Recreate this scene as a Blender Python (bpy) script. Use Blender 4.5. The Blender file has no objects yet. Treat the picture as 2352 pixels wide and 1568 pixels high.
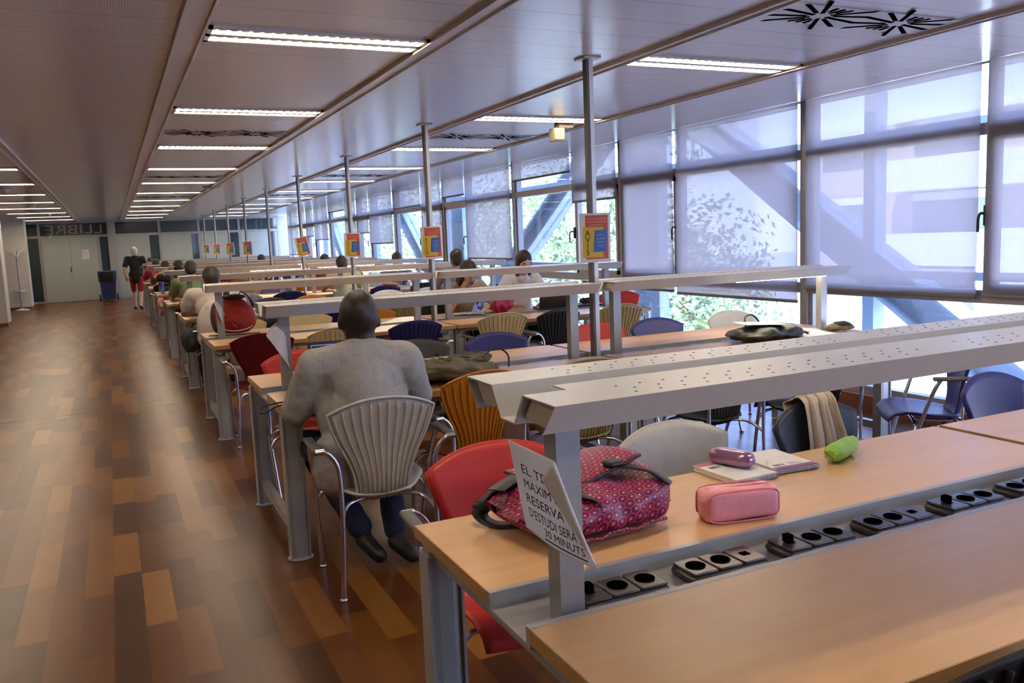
import bpy, math, random
from mathutils import Vector, Matrix, Euler, noise
random.seed(7)
S = bpy.context.scene
COL = S.collection
R = math.radians

# ------------------------------------------------------------------ camera
cam = bpy.data.cameras.new('camera'); cam_o = bpy.data.objects.new('camera', cam); COL.objects.link(cam_o)
cam.lens = 1930.26 / 2352 * 36.0; cam.sensor_width = 36.0; cam.clip_start = 0.05; cam.clip_end = 500
_yaw, _pit, _rol = 0.43954766, -0.12454415, -0.04059902
_f = Vector((math.sin(_yaw) * math.cos(_pit), math.cos(_yaw) * math.cos(_pit), math.sin(_pit)))
_r = Vector((math.cos(_yaw), -math.sin(_yaw), 0)); _u = _r.cross(_f)
_r2 = _r * math.cos(_rol) + _u * math.sin(_rol); _u2 = -_r * math.sin(_rol) + _u * math.cos(_rol)
M = Matrix((( _r2.x, _u2.x, -_f.x, 0), (_r2.y, _u2.y, -_f.y, 0), (_r2.z, _u2.z, -_f.z, 1.5), (0, 0, 0, 1)))
cam_o.matrix_world = M
S.camera = cam_o

# ------------------------------------------------------------------ world, sun, colour management
W = bpy.data.worlds.new('world'); S.world = W; W.use_nodes = True
wn = W.node_tree.nodes; wl = W.node_tree.links
bg = wn['Background']
tc = wn.new('ShaderNodeTexCoord'); sx = wn.new('ShaderNodeSeparateXYZ'); rp = wn.new('ShaderNodeValToRGB')
wl.new(tc.outputs['Generated'], sx.inputs[0]); wl.new(sx.outputs['Z'], rp.inputs[0]); wl.new(rp.outputs[0], bg.inputs[0])
rp.color_ramp.elements[0].position = 0.0; rp.color_ramp.elements[0].color = (0.74, 0.84, 1.0, 1)
rp.color_ramp.elements[1].position = 0.22; rp.color_ramp.elements[1].color = (0.30, 0.46, 1.0, 1)
bg.inputs[1].default_value = 3.4
sun = bpy.data.lights.new('sun', 'SUN'); sun.energy = 6.0; sun.angle = R(1.0); sun.color = (1, 0.96, 0.9)
sun_o = bpy.data.objects.new('sun', sun); COL.objects.link(sun_o)
sun_o.rotation_euler = Vector((0.62, 0.25, -0.74)).to_track_quat('-Z', 'Y').to_euler()
por = bpy.data.lights.new('window_portal', 'AREA'); por.shape = 'RECTANGLE'; por.size = 34.6; por.size_y = 2.55
por.cycles.is_portal = True
por_o = bpy.data.objects.new('window_portal', por); COL.objects.link(por_o)
por_o.matrix_world = Matrix(((0, 0, 1, 5.62), (1, 0, 0, 13.3), (0, 1, 0, 1.28), (0, 0, 0, 1)))
S.view_settings.view_transform = 'Standard'; S.view_settings.look = 'None'
S.view_settings.gamma = 1.0; S.view_settings.use_curve_mapping = False
S.view_settings.exposure = 2.0
S.cycles.use_denoising = True
S.cycles.max_bounces = 10; S.cycles.diffuse_bounces = 5; S.cycles.glossy_bounces = 4
S.cycles.transparent_max_bounces = 16; S.cycles.sample_clamp_indirect = 8.0
S.cycles.caustics_reflective = False; S.cycles.caustics_refractive = False

# ------------------------------------------------------------------ materials
MATS = {}
def mat(name, col=(0.5, 0.5, 0.5), rough=0.5, metal=0.0, spec=0.5, emit=None, es=1.0, coat=0.0):
    if name in MATS: return MATS[name]
    m = bpy.data.materials.new(name); m.use_nodes = True; MATS[name] = m
    p = m.node_tree.nodes['Principled BSDF']
    p.inputs['Base Color'].default_value = (*col, 1); p.inputs['Roughness'].default_value = rough
    p.inputs['Metallic'].default_value = metal; p.inputs['Specular IOR Level'].default_value = spec
    p.inputs['Coat Weight'].default_value = coat
    if emit: p.inputs['Emission Color'].default_value = (*emit, 1); p.inputs['Emission Strength'].default_value = es
    return m
class NT:
    def __init__(s, m): s.t = m.node_tree; s.n = s.t.nodes; s.l = s.t.links; s.p = s.n.get('Principled BSDF')
    def node(s, ty, **kw):
        n = s.n.new(ty)
        for k, v in kw.items(): setattr(n, k, v)
        return n
    def link(s, a, b): s.l.new(a, b)
    def m(s, op, a, b=None, c=None):
        n = s.n.new('ShaderNodeMath'); n.operation = op
        for i, v in enumerate((a, b, c)):
            if v is None: continue
            if isinstance(v, (int, float)): n.inputs[i].default_value = v
            else: s.l.new(v, n.inputs[i])
        return n.outputs[0]
    def ramp(s, fac, stops):
        n = s.n.new('ShaderNodeValToRGB'); s.l.new(fac, n.inputs[0]); e = n.color_ramp.elements
        while len(e) < len(stops): e.new(0.5)
        for i, (p, c) in enumerate(stops): e[i].position = p; e[i].color = (*c, 1)
        return n.outputs[0]
    def mix(s, fac, a, b):
        n = s.n.new('ShaderNodeMix'); n.data_type = 'RGBA'
        for i, v in ((0, fac), (6, a), (7, b)):
            if isinstance(v, (int, float)): n.inputs[i].default_value = v
            elif isinstance(v, tuple): n.inputs[i].default_value = (*v, 1)
            else: s.l.new(v, n.inputs[i])
        return n.outputs[2]
    def noise(s, vec, scale, detail=3, rough=0.5):
        n = s.n.new('ShaderNodeTexNoise'); n.inputs['Scale'].default_value = scale; n.inputs['Detail'].default_value = detail
        n.inputs['Roughness'].default_value = rough; s.l.new(vec, n.inputs['Vector']); return n.outputs[0]
    def map(s, vec, sc=(1, 1, 1), loc=(0, 0, 0)):
        n = s.n.new('ShaderNodeMapping'); n.inputs['Scale'].default_value = sc; n.inputs['Location'].default_value = loc
        s.l.new(vec, n.inputs['Vector']); return n.outputs[0]
    def obj(s): return s.n.new('ShaderNodeTexCoord').outputs['Object']
    def sep(s, vec): n = s.n.new('ShaderNodeSeparateXYZ'); s.l.new(vec, n.inputs[0]); return n.outputs
    def comb(s, x, y, z=0.0):
        n = s.n.new('ShaderNodeCombineXYZ')
        for i, v in enumerate((x, y, z)):
            if isinstance(v, (int, float)): n.inputs[i].default_value = v
            else: s.l.new(v, n.inputs[i])
        return n.outputs[0]
    def bump(s, h, strength=0.2, dist=0.002):
        n = s.n.new('ShaderNodeBump'); n.inputs['Strength'].default_value = strength; n.inputs['Distance'].default_value = dist
        s.l.new(h, n.inputs['Height']); s.l.new(n.outputs[0], s.p.inputs['Normal'])
    def base(s, c): s.l.new(c, s.p.inputs['Base Color'])

def mat_noise(name, c1, c2, scale=30, rough=0.6, sc=(1, 1, 1), bump=0.0, metal=0.0, spec=0.5, dist=0.002):
    if name in MATS: return MATS[name]
    m = mat(name, c1, rough, metal, spec); t = NT(m); v = t.map(t.obj(), sc)
    f = t.noise(v, scale); t.base(t.ramp(f, [(0.3, c1), (0.7, c2)]))
    if bump: t.bump(f, bump, dist)
    return m

def m_floor():
    m = mat('parquet_floor', rough=0.3); t = NT(m); o = t.sep(t.obj()); w, L = 0.118, 0.62
    X = t.m('DIVIDE', o[0], w); ix = t.m('FLOOR', X)
    wn_ = t.node('ShaderNodeTexWhiteNoise', noise_dimensions='1D'); t.link(ix, wn_.inputs['W'])
    Yv = t.m('ADD', t.m('DIVIDE', o[1], L), t.m('MULTIPLY', wn_.outputs[0], 7.3)); iy = t.m('FLOOR', Yv)
    w2 = t.node('ShaderNodeTexWhiteNoise', noise_dimensions='2D'); t.link(t.comb(ix, iy), w2.inputs['Vector'])
    fx = t.m('FRACT', X); fy = t.m('FRACT', Yv)
    vec = t.comb(t.m('ADD', t.m('MULTIPLY', o[0], 9.0), t.m('MULTIPLY', w2.outputs[0], 40.0)), t.m('MULTIPLY', o[1], 1.3), w2.outputs[0])
    g = t.noise(vec, 2.2, 6, 0.62)
    basec = t.ramp(w2.outputs[0], [(0.0, (0.062, 0.018, 0.006)), (0.35, (0.118, 0.038, 0.008)), (0.7, (0.17, 0.060, 0.011)), (1.0, (0.29, 0.125, 0.024))])
    dark = t.mix(1.0, basec, (0.62, 0.55, 0.5)); t.n[-1].blend_type = 'MULTIPLY'
    c = t.mix(t.m('MULTIPLY', g, 0.9), basec, dark)
    e = 0.012
    ed = t.m('MAXIMUM', t.m('LESS_THAN', fx, e), t.m('LESS_THAN', fy, e * 0.35))
    c = t.mix(t.m('MULTIPLY', ed, 0.45), c, (0.05, 0.015, 0.006))
    t.base(c)
    r = t.m('ADD', t.m('MULTIPLY', t.noise(t.map(t.obj(), (3, 3, 3)), 2.0, 2), 0.05), 0.27); t.link(r, t.p.inputs['Roughness'])
    t.p.inputs['Specular IOR Level'].default_value = 0.3
    t.bump(t.m('MULTIPLY', ed, -1.0), 0.05, 0.0006)
    return m
def m_ceiling():
    m = mat('ceiling_metal_planks', (0.42, 0.40, 0.40), 0.22, 0.0, 0.7); t = NT(m); o = t.sep(t.obj())
    yv = t.m('DIVIDE', o[1], 0.3); fy = t.m('FRACT', yv)
    seam = t.m('LESS_THAN', fy, 0.028)
    px = t.m('FRACT', t.m('MULTIPLY', o[0], 90)); py = t.m('FRACT', t.m('MULTIPLY', o[1], 90))
    hole = t.m('LESS_THAN', t.m('ADD', t.m('POWER', t.m('SUBTRACT', px, 0.5), 2), t.m('POWER', t.m('SUBTRACT', py, 0.5), 2)), 0.05)
    left = t.m('LESS_THAN', o[0], 1.64)
    c = t.mix(t.m('MULTIPLY', t.m('MULTIPLY', hole, left), 0.75), (0.64, 0.61, 0.60), (0.2, 0.18, 0.17))
    c = t.mix(t.m('MULTIPLY', seam, 0.6), c, (0.28, 0.22, 0.20)); t.base(c)
    bw = t.m('SINE', t.m('MULTIPLY', yv, 6.2832))
    t.bump(t.m('ADD', t.m('MULTIPLY', bw, 0.4), t.m('MULTIPLY', seam, -1.5)), 0.25, 0.0025)
    return m
def m_beech(name='beech_laminate', c1=(0.62, 0.385, 0.185), c2=(0.70, 0.455, 0.235), rough=0.3):
    if name in MATS: return MATS[name]
    m = mat(name, c1, rough, 0, 0.5); t = NT(m); v = t.map(t.obj(), (0.9, 11, 11))
    f = t.noise(v, 2.5, 7, 0.65); f2 = t.noise(t.map(t.obj(), (0.5, 3, 3)), 3, 3)
    c = t.ramp(f, [(0.3, c1), (0.72, c2)]); t.base(t.mix(t.m('MULTIPLY', f2, 0.35), c, (0.56, 0.31, 0.145)))
    t.link(t.m('ADD', t.m('MULTIPLY', f2, 0.15), rough - 0.06), t.p.inputs['Roughness'])
    return m
def m_blind():
    m = bpy.data.materials.new('woven_blind_fabric'); m.use_nodes = True; MATS['blind'] = m; t = NT(m); n = t.n
    n.remove(t.p); out = n['Material Output']
    o = t.obj(); f = t.noise(t.map(o, (60, 60, 4)), 3, 3); f2 = t.noise(t.map(o, (4, 60, 60)), 3, 2)
    c = t.ramp(f, [(0.3, (0.225, 0.20, 0.20)), (0.7, (0.275, 0.245, 0.25))])
    d = n.new('ShaderNodeBsdfDiffuse'); tr = n.new('ShaderNodeBsdfTranslucent'); tp = n.new('ShaderNodeBsdfTransparent')
    t.link(c, d.inputs[0]); tr.inputs[0].default_value = (0.37, 0.305, 0.285, 1); tp.inputs[0].default_value = (0.95, 0.95, 1, 1)
    m1 = n.new('ShaderNodeMixShader'); m1.inputs[0].default_value = 0.5; t.link(d.outputs[0], m1.inputs[1]); t.link(tr.outputs[0], m1.inputs[2])
    m2 = n.new('ShaderNodeMixShader'); t.link(t.m('ADD', t.m('MULTIPLY', f, 0.06), 0.045), m2.inputs[0])
    t.link(m1.outputs[0], m2.inputs[1]); t.link(tp.outputs[0], m2.inputs[2]); t.link(m2.outputs[0], out.inputs[0])
    return m
def m_glass(name='window_glass', tint=(0.93, 0.97, 1), k=0.06, rough=0.0):
    if name in MATS: return MATS[name]
    m = bpy.data.materials.new(name); m.use_nodes = True; MATS[name] = m; t = NT(m); n = t.n; n.remove(t.p); out = n['Material Output']
    tp = n.new('ShaderNodeBsdfTransparent'); tp.inputs[0].default_value = (*tint, 1)
    g = n.new('ShaderNodeBsdfGlossy'); g.inputs['Roughness'].default_value = rough
    lw = n.new('ShaderNodeLayerWeight'); lw.inputs[0].default_value = 0.25
    mx = n.new('ShaderNodeMixShader'); t.link(t.m('ADD', t.m('MULTIPLY', lw.outputs['Fresnel'], 0.5), k), mx.inputs[0])
    t.link(tp.outputs[0], mx.inputs[1]); t.link(g.outputs[0], mx.inputs[2]); t.link(mx.outputs[0], out.inputs[0]); return m
def m_bag():
    m = mat('hexagon_print_nylon', rough=0.45); t = NT(m); o = t.sep(t.obj())
    u = t.m('MULTIPLY', o[0], 37.0); v = t.m('MULTIPLY', t.m('ADD', o[2], t.m('MULTIPLY', o[1], 0.8)), 43.0)
    def cell(du, dv):
        a = t.m('SUBTRACT', t.m('FRACT', t.m('ADD', u, du)), 0.5)
        b = t.m('SUBTRACT', t.m('FRACT', t.m('ADD', t.m('DIVIDE', v, 1.732), dv)), 0.5)
        return t.m('ABSOLUTE', a), t.m('ABSOLUTE', t.m('MULTIPLY', b, 1.732))
    a1, b1 = cell(0, 0); a2, b2 = cell(0.5, 0.5)
    def hexd(a, b): return t.m('MAXIMUM', a, t.m('ADD', t.m('MULTIPLY', a, 0.5), t.m('MULTIPLY', b, 0.866)))
    d = t.m('MINIMUM', hexd(a1, b1), hexd(a2, b2))
    dia = t.m('MINIMUM', t.m('ADD', t.m('MULTIPLY', a1, 1.0), t.m('MULTIPLY', b1, 1.3)), t.m('ADD', a2, t.m('MULTIPLY', b2, 1.3)))
    c = t.ramp(d, [(0.0, (0.16, 0.012, 0.05)), (0.17, (0.48, 0.015, 0.10)), (0.21, (0.52, 0.02, 0.11)), (0.24, (0.08, 0.006, 0.032)), (0.40, (0.055, 0.006, 0.03)), (0.44, (0.55, 0.02, 0.12))])
    t.n[-1].color_ramp.interpolation = 'CONSTANT' if False else 'LINEAR'
    c = t.mix(t.m('LESS_THAN', dia, 0.105), c, (0.75, 0.66, 0.66)); t.base(c)
    return m
FLOOR = m_floor(); CEIL = m_ceiling(); BEECH = m_beech(); BLIND = m_blind(); GLASS = m_glass()
BEECH_EDGE = mat_noise('beech_edge', (0.42, 0.235, 0.085), (0.50, 0.29, 0.12), 6, 0.4, (1, 6, 12))
ALU = mat_noise('grey_painted_metal', (0.40, 0.405, 0.405), (0.43, 0.435, 0.43), 120, 0.38, (1, 1, 1), 0, 0.25)
ALUD = mat_noise('grey_profile_metal', (0.30, 0.305, 0.31), (0.33, 0.335, 0.34), 90, 0.35, (1, 1, 1), 0, 0.35)
BAR = mat_noise('light_grey_lacquer', (0.50, 0.50, 0.485), (0.53, 0.53, 0.515), 140, 0.33, (1, 1, 1), 0, 0.1)
CHROME = mat('satin_chrome', (0.72, 0.72, 0.74), 0.22, 1.0)
DARKM = mat('dark_metal', (0.05, 0.05, 0.055), 0.45, 0.3)
BLACK = mat_noise('black_plastic', (0.012, 0.012, 0.014), (0.02, 0.02, 0.022), 60, 0.45)
SOCK = mat('anthracite_metallic', (0.10, 0.095, 0.10), 0.28, 0.5)
WHITEP = mat_noise('white_paint', (0.62, 0.60, 0.58), (0.66, 0.64, 0.62), 8, 0.6)
PAPER = mat_noise('white_paper', (0.78, 0.78, 0.78), (0.84, 0.84, 0.84), 20, 0.7)
THIN = mat_noise('thin_notice_paper', (0.84, 0.82, 0.82), (0.88, 0.86, 0.86), 20, 0.7)
def _paper():
    t = NT(THIN); tr = t.node('ShaderNodeBsdfTranslucent'); tr.inputs[0].default_value = (0.85, 0.83, 0.80, 1)
    mx = t.node('ShaderNodeMixShader'); mx.inputs[0].default_value = 0.42; t.link(t.p.outputs[0], mx.inputs[1]); t.link(tr.outputs[0], mx.inputs[2]); t.link(mx.outputs[0], t.n['Material Output'].inputs[0])
_paper()
FRAME = mat_noise('window_aluminium', (0.30, 0.295, 0.31), (0.34, 0.335, 0.35), 40, 0.4, (1, 1, 1), 0, 0.3)
TAN = mat('lamp_reflector', (0.50, 0.46, 0.36), 0.35, 0.2)
STEEL = mat_noise('exterior_painted_steel', (0.50, 0.54, 0.58), (0.56, 0.60, 0.64), 5, 0.5)
LIT = mat('fluorescent_tube', (1, 1, 1), 0.4, emit=(1.0, 0.88, 0.66), es=9.0)
CELL = mat('lit_louvre_cell', (0.9, 0.9, 0.9), 0.3, emit=(1.0, 0.80, 0.56), es=36.0)
LOUV = mat('louvre_aluminium', (0.30, 0.33, 0.42), 0.15, 0.9)
TRIMM = mat('ceiling_trim_paint', (0.66, 0.62, 0.60), 0.3)

# ------------------------------------------------------------------ mesh building
class B:
    def __init__(s): s.v = []; s.f = []; s.m = []; s.sm = []
    def add(s, vs, fs, mi=0, smooth=False, T=None):
        o = len(s.v)
        for p in vs:
            p = Vector(p)
            s.v.append(tuple(T @ p) if T is not None else tuple(p))
        for f in fs: s.f.append([i + o for i in f]); s.m.append(mi); s.sm.append(smooth)
        return s
    def box(s, x0, x1, y0, y1, z0, z1, mi=0, T=None):
        vs = [(x, y, z) for z in (z0, z1) for y in (y0, y1) for x in (x0, x1)]
        return s.add(vs, [(0, 2, 3, 1), (4, 5, 7, 6), (0, 1, 5, 4), (2, 6, 7, 3), (0, 4, 6, 2), (1, 3, 7, 5)], mi, False, T)
    def bbox(s, x0, x1, y0, y1, z0, z1, b=0.01, mi=0, T=None, seg=1):
        # box with rounded vertical edges and chamfered top and bottom
        n = 3
        def ring(ins, z):
            r = []
            for cx, cy, a0 in ((x1 - b, y1 - b, 0), (x0 + b, y1 - b, 90), (x0 + b, y0 + b, 180), (x1 - b, y0 + b, 270)):
                for k in range(n + 1):
                    a = R(a0 + 90 * k / n); r.append((cx + (b - ins) * math.cos(a), cy + (b - ins) * math.sin(a), z))
            return r
        c = min(b, (z1 - z0) / 2.2)
        rs = [ring(c, z0), ring(c * .3, z0 + c * .3), ring(0, z0 + c), ring(0, z1 - c), ring(c * .3, z1 - c * .3), ring(c, z1)]
        return s.loft(rs, True, True, mi, T, True)
    def loft(s, rings, closed=True, caps=True, mi=0, T=None, smooth=True):
        n = len(rings[0]); vs = [p for r in rings for p in r]; fs = []
        for i in range(len(rings) - 1):
            for j in range(n if closed else n - 1):
                k = (j + 1) % n; fs.append((i * n + j, i * n + k, (i + 1) * n + k, (i + 1) * n + j))
        s.add(vs, fs, mi, smooth, T)
        if caps and closed:
            s.add(rings[0], [tuple(reversed(range(n)))], mi, False, T); s.add(rings[-1], [tuple(range(n))], mi, False, T)
        return s
    def tube(s, pts, r, n=8, mi=0, T=None, caps=True):
        pts = [Vector(p) for p in pts]; rr = r if isinstance(r, (list, tuple)) else [r] * len(pts)
        rings = []; up = None
        for i, p in enumerate(pts):
            d = (pts[min(i + 1, len(pts) - 1)] - pts[max(i - 1, 0)])
            d = d.normalized() if d.length > 1e-9 else Vector((0, 0, 1))
            if up is None: up = Vector((1, 0, 0)) if abs(d.x) < 0.8 else Vector((0, 1, 0))
            a = (up - d * up.dot(d)).normalized(); up = a; b = d.cross(a)
            rings.append([tuple(p + (a * math.cos(2 * math.pi * k / n) + b * math.sin(2 * math.pi * k / n)) * rr[i]) for k in range(n)])
        return s.loft(rings, True, caps, mi, T)
    def lathe(s, prof, n=20, mi=0, T=None):
        rings = [[(r * math.cos(2 * math.pi * k / n), r * math.sin(2 * math.pi * k / n), z) for k in range(n)] for r, z in prof]
        return s.loft(rings, True, True, mi, T)
    def ell(s, c, r, n=14, mi=0, T=None, rot=None):
        Rm = Euler(rot).to_matrix() if rot else Matrix.Identity(3); rings = []
        for i in range(1, n):
            a = math.pi * i / n
            rings.append([tuple(Vector(c) + Rm @ Vector((r[0] * math.sin(a) * math.cos(2 * math.pi * k / n), r[1] * math.sin(a) * math.sin(2 * math.pi * k / n), -r[2] * math.cos(a)))) for k in range(n)])
        return s.loft(rings, True, True, mi, T)
    def prism(s, poly, h0, h1, axis='z', mi=0, T=None):
        def P(a, b, h): return (a, b, h) if axis == 'z' else ((h, a, b) if axis == 'x' else (a, h, b))
        n = len(poly); vs = [P(a, b, h0) for a, b in poly] + [P(a, b, h1) for a, b in poly]
        fs = [tuple(reversed(range(n))), tuple(range(n, 2 * n))] + [(i, (i + 1) % n, n + (i + 1) % n, n + i) for i in range(n)]
        return s.add(vs, fs, mi, False, T)
    def grid(s, fn, nu, nv, th=0.0, mi=0, T=None, smooth=True):
        # closed sheet: fn(u, v) for u, v in 0..1, thickened along its normal
        P = [[Vector(fn(i / nu, j / nv)) for i in range(nu + 1)] for j in range(nv + 1)]
        def nrm(i, j):
            a = P[j][min(i + 1, nu)] - P[j][max(i - 1, 0)]; b = P[min(j + 1, nv)][i] - P[max(j - 1, 0)][i]
            c = a.cross(b); return c.normalized() if c.length > 1e-12 else Vector((0, 0, 1))
        w = nu + 1; A = [tuple(P[j][i]) for j in range(nv + 1) for i in range(w)]
        fa = [(j * w + i, j * w + i + 1, (j + 1) * w + i + 1, (j + 1) * w + i) for j in range(nv) for i in range(nu)]
        if not th: return s.add(A, fa, mi, smooth, T)
        N = len(A); Bq = [tuple(P[j][i] - nrm(i, j) * th) for j in range(nv + 1) for i in range(w)]
        fb = [tuple(N + q for q in reversed(f)) for f in fa]
        ed = [j * w for j in range(nv + 1)] ; er = [j * w + nu for j in range(nv + 1)]; eb = list(range(w)); et = [nv * w + i for i in range(w)]
        fs = []
        for e, flip in ((ed, 0), (er, 1), (eb, 1), (et, 0)):
            for a, b in zip(e, e[1:]):
                q = (a, b, N + b, N + a); fs.append(q if flip == 0 else tuple(reversed(q)))
        return s.add(A + Bq, fa + fb + fs, mi, smooth, T)
def obj(name, b, mats, parent=None, loc=None, rz=None):
    me = bpy.data.meshes.new(name); me.from_pydata(b.v, [], b.f)
    if not isinstance(mats, (list, tuple)): mats = [mats]
    for m in mats: me.materials.append(m)
    me.polygons.foreach_set('material_index', b.m); me.polygons.foreach_set('use_smooth', b.sm); me.update()
    o = bpy.data.objects.new(name, me); COL.objects.link(o)
    if parent is not None: o.parent = parent
    if loc is not None: o.location = loc
    if rz is not None: o.rotation_euler = (0, 0, rz)
    return o
def tag(o, label, cat, group=None, kind=None):
    o['label'] = label; o['category'] = cat
    if group: o['group'] = group
    if kind: o['kind'] = kind
    return o
def struct(o, label=None):
    o['kind'] = 'structure'
    if label: o['label'] = label
    return o
def thing(name, label, cat, loc=(0, 0, 0), rz=0.0, group=None):
    o = bpy.data.objects.new(name, None); COL.objects.link(o); o.location = loc; o.rotation_euler = (0, 0, rz); o.empty_display_size = 0.1
    return tag(o, label, cat, group)
def copy_tree(o, parent=None):
    c = o.copy(); COL.objects.link(c); c.parent = parent
    for ch in [x for x in KIDS.get(o.name, [])]: copy_tree(ch, c)
    return c
KIDS = {}
def index_kids(root):
    # remembers which parts belong to a thing so that it can be copied
    KIDS[root.name] = list(root.children)
    for c in root.children: index_kids(c)
def bevel(o, w=0.004, seg=2):
    md = o.modifiers.new('bevel', 'BEVEL'); md.width = w; md.segments = seg; md.limit_method = 'ANGLE'; md.angle_limit = R(40); return o
def text_geo(s, size=1.0):
    cu = bpy.data.curves.new('lettering', 'FONT'); cu.body = s; cu.size = size; cu.resolution_u = 3
    o = bpy.data.objects.new('lettering', cu); COL.objects.link(o)
    dg = bpy.context.evaluated_depsgraph_get(); me = bpy.data.meshes.new_from_object(o.evaluated_get(dg))
    vs = [tuple(v.co) for v in me.vertices]; fs = [tuple(p.vertices) for p in me.polygons]
    bpy.data.objects.remove(o); bpy.data.curves.remove(cu); bpy.data.meshes.remove(me)
    xs = [v[0] for v in vs] or [0, 1]
    return vs, fs, min(xs), max(xs)
def put_text(b, s, x, y, w, h, fn, mi=0, align='c'):
    # lettering s fitted into width w and cap height h at (x, y), mapped by fn(u, v)
    vs, fs, a, c = text_geo(s); sx_ = w / max(c - a, 1e-6); sy_ = h / 0.7
    b.add([fn(x + (p[0] - a) * sx_, y + p[1] * sy_) for p in vs], fs, mi)
def lerp(a, b, t): return a + (b - a) * t
def smooth_path(pts, n=4):
    P = [Vector(p) for p in pts]; out = []
    for i in range(len(P) - 1):
        p0 = P[max(i - 1, 0)]; p1 = P[i]; p2 = P[i + 1]; p3 = P[min(i + 2, len(P) - 1)]
        for k in range(n):
            t = k / n
            out.append(0.5 * ((2 * p1) + (-p0 + p2) * t + (2 * p0 - 5 * p1 + 4 * p2 - p3) * t * t + (-p0 + 3 * p1 - 3 * p2 + p3) * t ** 3))
    out.append(P[-1]); return out

# ------------------------------------------------------------------ room shell
CZ = 2.53; XW = 5.45; YB = 30.2; XL = -7.0; YN = -4.2
struct(obj('floor', B().box(XL, XW + .1, YN, YB, -.3, 0), FLOOR))
struct(obj('ceiling', B().box(XL, XW + .25, YN, YB, CZ, CZ + .5), CEIL))
WALLP = mat_noise('wall_paint', (0.52, 0.50, 0.46), (0.56, 0.54, 0.50), 5, 0.6)
struct(obj('wall_left', B().box(XL - .2, XL, YN, YB + .2, 0, CZ), WALLP))
struct(obj('wall_near', B().box(XL - .2, XW, YN - .2, YN, 0, CZ), WALLP))
# metal strip across the floor joint
struct(obj('trim_1', B().box(XL, XW - .1, 8.81, 8.822, 0, .002), mat('joint_strip', (0.35, 0.33, 0.30), 0.3, 0.8)))
# ceiling profile strips that run away from the viewer
for i, (x0, x1) in enumerate(((-0.86, -0.78), (0.375, 0.50), (1.60, 1.70), (2.87, 2.95), (4.17, 4.24))):
    b = B(); b.box(x0, x1, YN, YB, CZ - .012, CZ); b.box(x0, x0 + .012, YN, YB, CZ - .022, CZ - .012); b.box(x1 - .012, x1, YN, YB, CZ - .022, CZ - .012)
    struct(obj('trim_%d' % (i + 2), b, TRIMM))
# wooden kerb under the glazing
KERB = mat_noise('kerb_wood', (0.15, 0.05, 0.025), (0.22, 0.08, 0.04), 8, 0.4, (8, 1, 8))
struct(obj('baseboard_right', B().box(XW - .13, XW + .1, YN, YB, 0, .13), KERB))

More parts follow.
